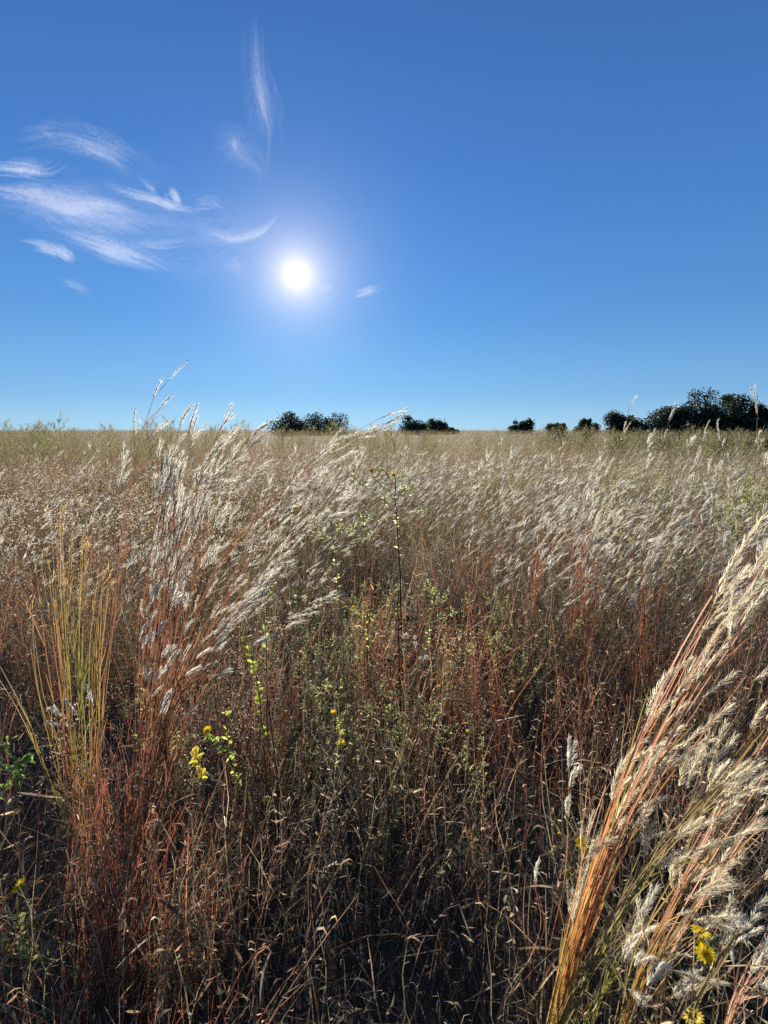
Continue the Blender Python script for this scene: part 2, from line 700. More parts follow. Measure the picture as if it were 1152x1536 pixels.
# ------------------------------------------------------------------ the meadow beyond (uncountable)
def far_meadow():
    b = Bag()      # stems and leaves
    w = Bag()      # plumes
    # 9 - 45 m: culms with plumes
    for (n, r0, r1, k, npl, wdt, pl) in ((14000, 8.2, 26, 1.1, 3, .0032, .0040), (20000, 24, 70, 1.2, 2, .0068, .0085), (22000, 65, 190, 1.4, 2, .015, .019)):
        x, y = sector(n, r0, r1, k)
        px = px_of(x, y)
        keep = np.ones(n, bool)
        h = (.66 + .36 * R.random(n)) * (1 + .5 * (noise2(x, y, 3.5 if r0 < 20 else 9) - .5))
        h = np.where(R.random(n) < .08, h * (1.2 + .35 * R.random(n)), h)
        if r0 > 20:
            h *= 1.05
        B = np.c_[x, y, hz(x, y)]
        lean = np.c_[.34 + .17 * R.normal(size=n), .12 * R.normal(size=n)]
        P = curves(B, h, lean, 4, 1.8)
        pt = noise2(x, y, 5, 3)
        col = mixc(C_RED * .7, C_TAN, np.clip(pt * 1.3 - .1 + .2 * R.normal(size=n), 0, 1)) * .85
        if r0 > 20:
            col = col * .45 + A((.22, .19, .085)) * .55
        b.ribbons(P, np.array([1, 1, .8, .4]) * wdt * .5, col)
        silver = np.clip(.95 - .5 * noise2(x, y, 8, 5) - np.interp(px, [0, 280, 430], [.7, .6, 0]) - np.interp(px, [860, 1000, 1152], [0, .1, .3]), .1, 1)
        silver = silver * np.clip((noise2(x, y, 2.2 if r0 < 20 else 6, 11) - .22) * 2.4, .2, 1)
        for j in range(npl):
            s = R.random(n) < silver
            u = .55 + .45 * R.random(n)
            idx = u * 3
            i0 = np.minimum(idx.astype(int), 2)
            f = (idx - i0)[:, None]
            ar = np.arange(n)
            p = P[ar, i0] * (1 - f) + P[ar, i0 + 1] * f
            d = unit(P[ar, i0 + 1] - P[ar, i0] * 1.0)
            d = unit(d + R.normal(size=(n, 3)) * .20 + np.array([.35, 0, 0]))
            q = p[s]
            m = len(q)
            L = (.035 + .035 * R.random(m)) * (1 + pl * 25) * np.interp(px[s], [250, 380], [.45, 1])
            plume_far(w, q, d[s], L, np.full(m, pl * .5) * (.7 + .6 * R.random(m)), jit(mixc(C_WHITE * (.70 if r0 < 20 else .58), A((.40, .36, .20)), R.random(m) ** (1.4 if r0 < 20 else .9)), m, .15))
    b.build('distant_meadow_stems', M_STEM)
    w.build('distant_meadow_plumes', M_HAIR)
    tag(bpy.data.objects['distant_meadow_stems'], 'brown grass stems of the far meadow', 'grass', kind='stuff')
    tag(bpy.data.objects['distant_meadow_plumes'], 'pale seed heads of the far meadow', 'grass', kind='stuff')


far_meadow()


def undergrowth():
    """brown blades filling the tall meadow below the plumes"""
    b = Bag()
    for (n, r0, r1, k, hh, wd, kk) in ((17000, 1.8, 8, .9, .62, .0025, 5), (22000, 7, 24, 1.1, .76, .0044, 4), (36000, 22, 170, 1.3, .86, .010, 3)):
        x, y = sector(n, r0, r1, k)
        px = px_of(x, y)
        fe = front_edge(px)
        keep = y > fe - .35 * R.random(n) - .05
        x, y, px, fe = x[keep], y[keep], px[keep], fe[keep]
        n = len(x)
        pt = noise2(x, y, 1.1 if r1 < 30 else 6, 1)
        p2 = noise2(x, y, 2.3 if r1 < 30 else 12, 8)
        h = hh * (.55 + .65 * R.random(n)) * (.85 + .3 * pt)
        h *= np.clip(.55 + (y - fe) * .5, .5, 1)
        B = np.c_[x, y, hz(x, y)]
        lean = np.c_[.16 + .25 * R.normal(size=n), .22 * R.normal(size=n)]
        P = curves(B, h, lean, kk, 1.6, .02)
        c1 = mixc(mixc(C_RED, C_BROWN, .65), A((.20, .135, .07)), np.clip(pt * 1.6 - .1, 0, 1))
        col = c1 + (C_STRAW * .9 - c1) * (R.random(n) ** 2.5)[:, None]
        gr = np.clip((p2 - .47) * 4, 0, .85) + (R.random(n) < .14) * .6 + (.25 if r0 > 20 else 0)
        gr = np.clip(gr + np.interp(px, [860, 1000], [0, .35]) * (y > 5) + np.interp(px, [140, 330], [.45, 0]) * (y > 8), 0, .9)
        col = .85 * col + (A((.20, .20, .07)) - .85 * col) * (gr * (R.random(n) < .7))[:, None]
        t = np.linspace(0, 1, kk)
        b.ribbons(P, (wd * .5) * (1 - .75 * t ** 2), col * (1 + .25 * R.normal(size=(n, 1))).clip(.4, 1.8))
    o = b.build('meadow_undergrowth', M_BLADE)
    tag(o, 'brown and rust grass blades beneath the silver plumes', 'grass', kind='stuff')


undergrowth()


def low_h(x, y):
    """how tall the tangled low growth before the tall grass is"""
    px = px_of(x, y)
    side = np.interp(px, [0, 330, 560, 700, 1152], [.64, .60, .56, .56, .62])
    return side * np.interp(y, [.5, 1.2, 2.2, 4.5], [.55, .8, 1.0, 1.1]) * (.7 + .6 * noise2(x, y, .35, 4))


def gaps(x, y):
    """openings where the growth is thin and the dark floor shows"""
    k = np.ones(len(x))
    for px, py, rx, ry in ((690, 1200, .16, .34), (600, 1530, .30, .16), (480, 1500, .12, .12), (20, 1380, .16, .2), (760, 1480, .16, .14), (660, 1010, .2, .3), (500, 960, .22, .5)):
        gx, gy = ground_at(px, py)
        k *= 1 - .85 * np.exp(-(((x - gx) / rx) ** 2 + ((y - gy) / ry) ** 2))
    return k


def ground_at(px, py):
    p = on_plane(px, py, 0)
    return p[0], p[1]


def tangle():
    """fine wiry dead growth and curled leaves on the near ground"""
    b, lf = Bag(), Bag()
    n = 20000
    x, y = sector(n, .45, 4.8, .55, .95)
    px = px_of(x, y)
    keep = y < front_edge(px) + .5
    dark = noise2(x, y, .42, 6)
    keep &= R.random(n) < np.clip(1.5 - 1.9 * dark, .05, 1) * np.interp(y, [.6, 1.5], [.55, 1])
    keep &= R.random(n) < gaps(x, y)
    x, y, px = x[keep], y[keep], px[keep]
    n = len(x)
    h = low_h(x, y) * (.5 + .8 * R.random(n))
    B = np.c_[x, y, np.zeros(n)]
    lean = np.c_[.08 + .19 * R.normal(size=n), .17 * R.normal(size=n)]
    P = curves(B, h, lean, 6, 1.5, .011)
    pt = np.clip((noise2(x, y, .55, 2) - .35) * 3, 0, 1)
    pt = np.clip(1.2 * pt * np.interp(y, [.8, 1.5], [.65, 1]) + np.interp(px, [250, 420], [.8, 0]), 0, 1)
    c = mixc(mixc(C_BROWN, C_GREY, R.random(n)), mixc(C_RED, C_RUST, R.random(n)), pt)
    c = 1.15 * c
    c = np.where((R.random(n) < .35)[:, None], C_TAN * .7, c)
    c = np.where((R.random(n) < .14)[:, None], C_TAN * 1.05, c)
    c = np.where((R.random(n) < .07)[:, None], C_SAGE, c)
    b.ribbons(P, np.array([.0012, .0012, .0011, .0010, .0008, .0003]) * (.7 + .7 * R.random((n, 1))), c * (1 + .2 * R.normal(size=(n, 1))).clip(.4, 1.6))
    # side twigs and curled leaves
    for rep in range(5):
        ar = np.arange(n)
        i0 = R.integers(1, 5, n)
        f = R.random((n, 1))
        p = P[ar, i0] * (1 - f) + P[ar, i0 + 1] * f
        a = R.random(n) * 2 * pi
        dr = np.c_[np.cos(a), np.sin(a), .3 + .5 * R.normal(size=n)]
        dr = unit(dr)
        l = .010 + .032 * R.random(n) ** 1.7
        curl = R.normal(size=(n, 3)) * .5 + np.array([0, 0, -.35])
        q1 = p + dr * (l * .4)[:, None]
        q2 = q1 + unit(dr + curl) * (l * .35)[:, None]
        q3 = q2 + unit(dr + 2.0 * curl) * (l * .3)[:, None]
        cc = mixc(C_STRAW, C_RUST * 1.2, np.clip(R.random(n) * 1.3 * pt, 0, 1)) * (.6 + 1.0 * R.random((n, 1)))
        cc = np.where((R.random(n) < .1)[:, None], C_SAGE * 1.2, cc)
        lf.ribbons(np.stack([p, q1, q2, q3], 1), np.array([.0005, .0019, .0016, .0003]) * (.5 + .9 * R.random((n, 1))), cc)
    o = b.build('low_dead_growth', M_STEM)
    tag(o, 'fine wiry red-brown dead growth on the near ground', 'dead growth', kind='stuff')
    o = lf.build('curled_dead_leaves', M_BLADE)
    tag(o, 'curled dry leaves caught in the low growth', 'dead leaves', kind='stuff')
    # matted litter and grass blades low down
    g = Bag()
    n = 4200
    x, y = sector(n, .4, 4, .6, 1.0)
    B = np.c_[x, y, .02 + .16 * R.random(n) ** 2]
    a = R.random(n) * 2 * pi
    L = .06 + .22 * R.random(n)
    up = .5 * R.normal(size=n)
    D = unit(np.c_[np.cos(a), np.sin(a), np.abs(up)])
    t = np.linspace(0, 1, 5)
    P = B[:, None] + D[:, None] * (L[:, None] * t)[..., None]
    P[:, :, 2] -= (L[:, None] * .6 * t ** 2)
    P[:, :, 2] = np.maximum(P[:, :, 2], .008)
    P[:, :, :2] += (R.normal(size=(n, 1, 2)) * .3) * (L[:, None] * t ** 2)[..., None]
    g.ribbons(P, np.array([.0012, .0016, .0015, .001, .0002]), mixc(C_BROWN * .6, C_TAN, R.random(n) ** 2) * (.5 + .6 * R.random((n, 1))))
    # broad curled leaves and flattened straw
    n = 2600
    x, y = sector(n, .45, 3.6, .6, .95)
    B = np.c_[x, y, low_h(x, y) * (.1 + .75 * R.random(n))]
    a = R.random(n) * 2 * pi
    D = unit(np.c_[np.cos(a), np.sin(a), .5 * R.normal(size=n)])
    L = .03 + .07 * R.random(n)
    t = np.linspace(0, 1, 7)
    P = B[:, None] + D[:, None] * (L[:, None] * t)[..., None]
    bend = unit(R.normal(size=(n, 3)) - np.array([0, 0, .8]))
    P += bend[:, None] * (L[:, None] * (.2 + .6 * R.random((n, 1))) * t ** 2)[..., None]
    g.ribbons(P, np.array([.12, .7, 1, 1, .8, .5, .05]) * (.0016 + .0030 * R.random((n, 1)) ** 2), mixc(C_BROWN * .7, mixc(C_STRAW, C_SAGE, (R.random(n) < .2) * 1.0), R.random(n) ** 1.2) * (.6 + .6 * R.random((n, 1))))
    # tufts of arching grass
    m = 130
    tx, ty = sector(m, .6, 3.4, .5, .9)
    for i in range(m):
        k = 14
        B = np.c_[np.full(k, tx[i]) + .02 * R.normal(size=k), np.full(k, ty[i]) + .02 * R.normal(size=k), np.zeros(k)]
        h = .14 + .26 * R.random(k)
        P = curves(B, h, R.normal(size=(k, 2)) * .55, 6, 1.8, .01)
        dro = (np.linspace(0, 1, 6) ** 3)[None] * (h * .35 * R.random(k))[:, None]
        P[:, :, 2] -= dro
        g.ribbons(P, np.array([.0011, .0016, .0016, .0013, .0009, .0002]), jit(mixc(C_BROWN, mixc(C_STRAW, C_SAGE, R.random()), R.random()), k, .3))
    o = g.build('grass_litter', M_BLADE)
    tag(o, 'matted dead grass and small tufts near the ground', 'dead grass', kind='stuff')


tangle()

#PART2
# ------------------------------------------------------------------ curves through picked points
def smooth_path(pts, n=14):
    pts = np.asarray(pts, float)
    k = len(pts)
    if k == 2:
        t = np.linspace(0, 1, n)[:, None]
        return pts[0] * (1 - t) + pts[1] * t
    P = np.vstack([2 * pts[0] - pts[1], pts, 2 * pts[-1] - pts[-2]])
    u = np.linspace(0, k - 1 - 1e-6, n)
    i = u.astype(int)
    t = (u - i)[:, None]
    a, b, c, d = P[i], P[i + 1], P[i + 2], P[i + 3]
    return .5 * (2 * b + (c - a) * t + (2 * a - 5 * b + 4 * c - d) * t ** 2 + (3 * b - a - 3 * c + d) * t ** 3)


def along(P, u):
    u = np.clip(u, 0, 1) * (len(P) - 1)
    i = int(min(u, len(P) - 2))
    f = u - i
    return P[i] * (1 - f) + P[i + 1] * f, unit(P[i + 1] - P[i])


def ground_at(px, py):
    p = on_plane(px, py, 0)
    return p[0], p[1]


def leaves(b, p, d, L, wd, col, k=5, droop=.2):
    """lens-shaped leaves, N at once, folded a little by droop"""
    n = len(p)
    t = np.linspace(0, 1, k)
    P = p[:, None] + d[:, None] * (L[:, None] * t)[..., None]
    P[:, :, 2] -= droop * L[:, None] * t ** 2
    prof = np.sin(pi * np.clip(t, .04, .97)) ** .8
    b.ribbons(P, wd[:, None] * prof, col)


# ------------------------------------------------------------------ near silver grass, stem by stem
def near_stem(root, P, r0, cols, plumes, leafn=3, hair=.0095, plen=(.05, .07), ucol=None, hairs=130, blade=C_TAN, side=None, ax=C_TAN, lspread=.28):
    """one culm (mesh) with its blades, and each seed plume as a sub-part"""
    o = np.array(root.location)
    n = len(P)
    t = np.linspace(0, 1, n)
    C = np.stack([np.interp(t, np.linspace(0, 1, len(cols)), [c[i] for c in cols]) for i in range(3)], 1)
    C = C * (1 + .10 * R.normal(size=(n, 1))).clip(.6, 1.4)
    b = Bag()
    r = r0 * np.interp(t, [0, .5, 1], [1, .72, .30])
    for q in range(2, n - 2, 4):           # nodes
        r[q] *= 1.22
    b.sheath(P, r, C)
    for _ in range(leafn):
        u = .08 + .62 * R.random()
        p, d = along(P, u)
        L = .08 + .12 * R.random()
        dd = unit(d + R.normal(size=3) * lspread + np.array([.12, 0, 0]) * lspread * 3)
        tt = np.linspace(0, 1, 8)
        Q = p + dd * (L * tt)[:, None]
        Q[:, 2] -= L * 1.25 * lspread * R.random() * tt ** 2.2
        Q += (R.normal(size=3) * .43 * lspread * L) * (tt ** 2)[:, None]
        b.ribbons(Q[None], .00115 * np.array([.8, 1, 1, .95, .8, .6, .4, .08]), mixc(blade, cols[min(1, len(cols) - 1)], R.random()) * (.7 + .5 * R.random()))
    for (u, sp) in plumes:                 # short side branches
        pass
    heads = []
    for (u, sp) in plumes:
        p, d = along(P, u)
        sd_ = R.normal(size=3) * .16 if side is None else A(side) + R.normal(size=3) * .1
        d1 = unit(d + sd_ * sp)
        br = .012 + .03 * R.random()
        q = p + d1 * br if u < .985 else p
        if u < .985:
            b.tube(np.stack([p, p + d1 * br * .5, q]), [.0006, .0005, .0004], cols[-1], 4)
        for tw in range(1 + (R.random() < .45)):
            L = plen[0] + (plen[1] - plen[0]) * R.random()
            d2 = unit(d1 + R.normal(size=3) * .09)
            tt = np.linspace(0, 1, 6)[:, None]
            path = q + d2 * (L * tt) + (np.array([.14, 0, -.05]) + R.normal(size=3) * .05) * L * tt ** 2
            hb = Bag()
            plume_near(hb, path, hair * (.6 + .6 * R.random()), C_WHITE if ucol is None else ucol, ax, int(hairs * (.6 + .6 * R.random())))
            heads.append(hb)
    so = b.build('stem', M_STEM, root, o)
    for hb in heads:
        hb.build('seed_plume', M_HAIR, so, o)


def rooted(name, label, cat, xy, group=None):
    return empty(name, (xy[0], xy[1], 0), label, cat, group)


def fan_clump(name, label, xy, specs, spread=.03, group=None, **kw):
    """specs: (list of (px,py,Y) picked along the stem after its root, count, pixel jitter, plume (u range, number, spread), extra)"""
    root = rooted(name, label, 'grass clump', xy, group)
    for pts, cnt, jt, (u0, u1, npl, spd), ex in specs:
        for c in range(cnt):
            k2 = {**kw, **ex}
            J = R.normal(size=2) * jt * (c > 0)
            dY = R.normal() * k2.pop('dy', .05) * (c > 0)
            W3 = [np.array([xy[0] + spread * R.normal(), xy[1] + spread * R.normal(), 0])]
            m = len(pts)
            for i, (px, py, Y) in enumerate(pts):
                f = (i + 1) / m
                W3.append(at(px + J[0] * f + R.normal() * 2, py + J[1] * f, Y + dY * f))
            if k2.pop('short', 0) and c > 0:
                W3[-1] = W3[-1] * .75 + W3[-2] * .25
            P = smooth_path(W3, 16)
            us = np.linspace(u0, u1, npl) + R.normal(size=npl) * .03 if npl > 1 else [u1] * npl
            pl = [(min(1, float(u)), spd) for u in us]
            if npl and u1 >= 1:
                pl[-1] = (.945, spd)
            rr = k2.pop('r0', .0014) * (.8 + .4 * R.random())
            cols = k2.pop('cols')
            tint = .8 + .4 * R.random()
            near_stem(root, P, rr, [cc * tint for cc in cols], pl, **k2)
    return root


ORANGE = A((.56, .22, .085))
GOLD = A((.48, .33, .11))
PINK = A((.62, .37, .26))
GREENB = A((.26, .25, .06))

# --- the big clump crossing the right foreground, and its neighbours
fan_clump('silver_grass_clump', 'big silver grass clump with orange stems sweeping up and right, nearest the viewer', ground_at(800, 1690), [
    ([(845, 1490, .76), (905, 1290, .69), (975, 1120, .63), (1050, 985, .58), (1165, 810, .53)], 8, 26, (.45, .88, 3, .8), dict(cols=[GREENB, ORANGE, PINK, PINK])),
    ([(840, 1500, .78), (900, 1300, .72), (960, 1160, .67), (1030, 1040, .63), (1090, 930, .60)], 6, 34, (.55, 1.0, 2, .9), dict(cols=[GREENB, GOLD, ORANGE, PINK])),
    ([(850, 1490, .74), (890, 1380, .70), (940, 1250, .66), (985, 1165, .64)], 3, 36, (.7, 1.0, 2, 1.1), dict(cols=[GOLD, ORANGE, PINK])),
    ([(835, 1500, .80), (862, 1400, .78), (890, 1290, .76)], 5, 18, (.65, 1.0, 2, 1.2), dict(cols=[GREENB, GOLD, C_TAN])),
    ([(860, 1480, .72), (950, 1320, .66), (1060, 1190, .60), (1135, 1090, .56)], 4, 16, (.7, 1.0, 2, 1.0), dict(cols=[GREENB, C_TAN, GOLD])),
    ([(870, 1490, .70), (930, 1380, .66), (985, 1270, .62), (1020, 1200, .60)], 3, 18, (.7, 1.0, 2, 1.2), dict(cols=[GREENB, GREENB * 1.2, C_TAN])),
], spread=.026, r0=.0016, hair=.0105, plen=(.055, .09), hairs=72, leafn=3, lspread=.14, ucol=A((.80, .73, .56)), blade=GREENB * 1.3, ax=A((.55, .47, .26)))

fan_clump('silver_grass_clump', 'silver grass clump with pinkish stems leaning right, behind the yellow flowers', ground_at(905, 1660), [
    ([(945, 1490, .72), (1000, 1375, .67), (1062, 1250, .62), (1170, 1075, .56)], 7, 34, (.55, .95, 3, .9), dict(cols=[GREENB, ORANGE, PINK, PINK])),
    ([(950, 1480, .70), (1005, 1370, .66), (1075, 1265, .61), (1130, 1190, .58)], 3, 36, (.7, 1.0, 2, 1.0), dict(cols=[GREENB, GOLD, PINK])),
    ([(955, 1490, .70), (985, 1420, .68), (1025, 1345, .66)], 4, 20, (.6, 1.0, 2, 1.4), dict(cols=[GREENB, GOLD, C_TAN])),
    ([(960, 1500, .68), (1060, 1395, .62), (1152, 1320, .57)], 2, 12, (.97, 1.0, 1, .5), dict(cols=[C_TAN, C_TAN])),
], spread=.024, r0=.0015, hair=.0105, plen=(.055, .085), hairs=72, leafn=3, lspread=.14, ucol=A((.80, .73, .56)), blade=GOLD, ax=A((.55, .47, .26)))

fan_clump('silver_grass_clump', 'silver grass with thick tan stems bending out of the bottom right corner', ground_at(1075, 1640), [
    ([(1095, 1530, .62), (1130, 1470, .58), (1175, 1400, .54)], 5, 16, (.55, .95, 3, 1.2), dict(cols=[GOLD, PINK, PINK])),
    ([(1040, 1540, .64), (1085, 1440, .60), (1120, 1400, .58)], 3, 14, (.7, 1.0, 2, 1.3), dict(cols=[GREENB, C_TAN])),
    ([(985, 1545, .66), (1000, 1500, .65)], 2, 14, (.8, 1.0, 2, 1.2), dict(cols=[GREENB, C_TAN])),
], spread=.014, r0=.0018, hair=.0095, plen=(.045, .065), hairs=85, leafn=3, blade=GOLD, ax=A((.55, .47, .26)))

fan_clump('silver_grass_clump', 'single upright grass stem with one long pale plume, left of the big leaning clump', ground_at(795, 1600), [
    ([(822, 1420, .88), (848, 1310, .84), (855, 1140, .80)], 1, 0, (.80, 1.0, 5, .35), dict(cols=[C_BROWN, C_RUST, C_STRAW])),
    ([(800, 1450, .90), (815, 1390, .88), (806, 1330, .87)], 2, 10, (.9, 1.0, 1, .6), dict(cols=[C_BROWN, C_RUST])),
    ([(790, 1450, .92), (785, 1380, .9), (790, 1310, .89)], 2, 10, (1, 1, 0, 0), dict(cols=[C_BROWN, C_TAN])),
], spread=.012, r0=.0012, hair=.008, plen=(.040, .055), hairs=110, leafn=1, ax=C_STRAW * .8)

fan_clump('silver_grass_clump', 'short grass clump with stubby pale plumes low at the foot of the big leaning clump', ground_at(850, 1640), [
    ([(890, 1500, .78), (925, 1465, .74), (945, 1430, .72)], 3, 16, (.75, 1.0, 2, 1.0), dict(cols=[GREENB, GREENB, C_TAN])),
    ([(900, 1500, .78), (925, 1440, .75), (960, 1390, .72)], 3, 18, (.75, 1.0, 2, 1.0), dict(cols=[GREENB, GREENB, C_TAN])),
], spread=.014, r0=.0013, hair=.0095, plen=(.05, .06), hairs=90, leafn=3, blade=GREENB, ax=A((.55, .47, .26)))

# --- the tall clump at left whose tops stand against the sky
RS = [C_BROWN * 1.1, mixc(C_RED, C_BROWN, .35), C_BROWN]
RD = [C_BROWN, mixc(C_RED, C_BROWN, .5), C_BROWN * .7]
lx, ly = ground_at(205, 1350)
fan_clump('silver_grass_clump', 'tall silver grass clump on the left, its upright plumes topping the horizon', (lx, ly), [
    ([(232, 1120, 1.40), (250, 900, 1.38), (262, 760, 1.36), (290, 625, 1.34)], 2, 16, (.78, 1.0, 2, .4), dict(cols=RD)),
    ([(215, 1120, 1.40), (240, 880, 1.37), (262, 740, 1.35), (275, 715, 1.34)], 9, 28, (.5, 1.0, 5, .6), dict(cols=RD)),
    ([(225, 1100, 1.38), (262, 880, 1.34), (292, 740, 1.31), (318, 680, 1.30)], 9, 26, (.5, 1.0, 5, .6), dict(cols=RS)),
    ([(235, 1100, 1.40), (252, 900, 1.38), (256, 780, 1.36), (252, 710, 1.35)], 7, 24, (.5, 1.0, 5, .5), dict(cols=RS)),
    ([(250, 1100, 1.36), (290, 930, 1.32), (318, 820, 1.28), (330, 760, 1.27)], 5, 20, (.5, 1.0, 4, .9), dict(cols=RD)),
    ([(205, 1100, 1.42), (215, 930, 1.42), (228, 840, 1.42), (240, 780, 1.42)], 4, 18, (.5, 1.0, 4, .9), dict(cols=RS)),
    ([(260, 1150, 1.34), (300, 1010, 1.28), (330, 950, 1.25), (372, 905, 1.22)], 4, 18, (.6, 1.0, 3, 1.0), dict(cols=RD)),
], spread=.045, r0=.0012, hair=.0105, plen=(.05, .08), hairs=70, ucol=C_WHITE * .88, leafn=3, blade=mixc(C_RUST, C_TAN, .6), ax=C_BROWN)

lx, ly = ground_at(150, 1310)
fan_clump('silver_grass_clump', 'tallest grass stem on the left, branching into dark plumes against the sky', (lx, ly), [
    ([(150, 1100, 1.50), (180, 820, 1.48), (205, 680, 1.46), (226, 610, 1.45), (243, 577, 1.45)], 1, 0, (1, 1, 1, .3), dict(cols=RD)),
    ([(152, 1100, 1.50), (180, 825, 1.48), (204, 685, 1.46), (216, 645, 1.46), (222, 608, 1.46)], 1, 0, (1, 1, 1, .3), dict(cols=RD)),
    ([(149, 1100, 1.50), (182, 830, 1.48), (208, 690, 1.46), (226, 640, 1.45), (240, 612, 1.44)], 1, 0, (.97, 1, 1, .3), dict(cols=RD)),
    ([(151, 1100, 1.50), (181, 830, 1.48), (206, 690, 1.46), (222, 655, 1.45)], 1, 0, (.97, 1.0, 2, .8), dict(cols=RD)),
    ([(140, 1100, 1.52), (165, 880, 1.5), (176, 760, 1.5), (187, 680, 1.49)], 2, 10, (.8, 1.0, 3, .7), dict(cols=RS)),
    ([(145, 1100, 1.52), (180, 880, 1.5), (195, 760, 1.5), (203, 640, 1.49)], 1, 0, (.85, 1.0, 2, .5), dict(cols=RD)),
], spread=.02, r0=.0008, hair=.0085, plen=(.05, .07), hairs=70, leafn=2, blade=C_RUST, ax=C_BROWN)

lx, ly = ground_at(190, 1330)
fan_clump('silver_grass_clump', 'silver grass whose long stems sweep far right to dark tips over the horizon', (lx + .1, ly + .15), [
    ([(255, 1060, 1.40), (330, 850, 1.45), (430, 735, 1.50), (510, 675, 1.55), (590, 632, 1.6)], 3, 9, (.72, 1.0, 4, .25), dict(cols=RD, plen=(.06, .09), dy=.02)),
    ([(250, 1080, 1.40), (310, 950, 1.42), (385, 820, 1.44), (450, 735, 1.46), (500, 690, 1.5)], 3, 14, (.65, 1.0, 4, .5), dict(cols=RD)),
    ([(250, 1080, 1.38), (320, 960, 1.38), (400, 870, 1.38), (455, 800, 1.38), (512, 748, 1.40)], 3, 14, (.6, 1.0, 4, .5), dict(cols=RD)),
    ([(250, 1080, 1.36), (310, 960, 1.35), (370, 880, 1.35), (420, 775, 1.35)], 5, 22, (.55, 1.0, 4, .8), dict(cols=RS)),
    ([(250, 1100, 1.34), (300, 1000, 1.32), (350, 930, 1.30), (395, 870, 1.30)], 5, 24, (.6, 1.0, 3, .9), dict(cols=RS)),
    ([(250, 1100, 1.32), (300, 1020, 1.28), (400, 960, 1.26), (470, 915, 1.26)], 2, 20, (.8, 1.0, 2, .5), dict(cols=RS)),
], spread=.035, r0=.0014, hair=.0095, plen=(.055, .085), hairs=70, leafn=3, blade=mixc(C_RUST, C_TAN, .6), ax=C_BROWN * .9)

lx, ly = ground_at(205, 1420)
fan_clump('silver_grass_clump', 'low silver grass with bright fluffy plumes between the golden and red clumps', (lx, ly), [
    ([(215, 1200, 1.2), (225, 1000, 1.18), (262, 890, 1.16)], 4, 26, (.7, 1.0, 3, 1.0), dict(cols=RS)),
    ([(200, 1200, 1.2), (215, 1080, 1.18), (245, 1010, 1.16)], 4, 26, (.75, 1.0, 2, 1.0), dict(cols=RS)),
    ([(220, 1200, 1.18), (240, 1060, 1.15), (300, 960, 1.12)], 4, 24, (.6, 1.0, 3, 1.0), dict(cols=RD)),
    ([(180, 1200, 1.2), (160, 1110, 1.18), (118, 1075, 1.16)], 2, 12, (.97, 1.0, 1, .8), dict(cols=RS)),
    ([(190, 1200, 1.2), (225, 1130, 1.18), (246, 1072, 1.16)], 1, 12, (.97, 1.0, 1, .8), dict(cols=RS)),
    ([(160, 1200, 1.2), (120, 1100, 1.18), (95, 1080, 1.16)], 2, 12, (.97, 1.0, 1, .8), dict(cols=RS)),
], spread=.03, r0=.0013, hair=.0095, plen=(.045, .06), hairs=110, leafn=3, blade=mixc(C_RUST, C_TAN, .6), ax=C_BROWN)

# --- golden upright clump
lx, ly = ground_at(130, 1400)
GL = [C_RUST * .6, A((.24, .20, .06)), GOLD * .75, C_STRAW * .8]
fan_clump('golden_grass_clump', 'stiff upright golden grass clump at the left, with olive lower blades', (lx, ly), [
    ([(105, 1180, 1.22), (82, 980, 1.20), (66, 850, 1.19)], 5, 11, (.8, .98, 2, .4), dict(cols=[C_RED, C_RUST, GOLD])),
    ([(115, 1180, 1.22), (98, 960, 1.20), (92, 795, 1.19)], 9, 11, (.8, .98, 2, .4), {}),
    ([(125, 1180, 1.22), (118, 980, 1.20), (122, 830, 1.19)], 9, 11, (.8, .98, 2, .4), dict(cols=[C_RED * .7, GREENB * .9, GREENB, GOLD])),
    ([(140, 1180, 1.22), (146, 1000, 1.20), (158, 870, 1.19)], 7, 12, (.8, .98, 1, .4), dict(cols=[C_RED * .8, mixc(C_RED, GREENB, .5), GOLD])),
    ([(95, 1180, 1.22), (60, 1040, 1.20), (42, 930, 1.19)], 3, 12, (.8, .98, 1, .4), {}),
    ([(90, 1200, 1.22), (40, 1080, 1.20), (0, 1000, 1.19)], 2, 12, (1, 1, 0, .4), {}),
], spread=.06, r0=.0012, cols=GL, hair=.0035, plen=(.022, .035), hairs=26, leafn=5, blade=GOLD * .9, ucol=C_STRAW, ax=GOLD, lspread=.09)

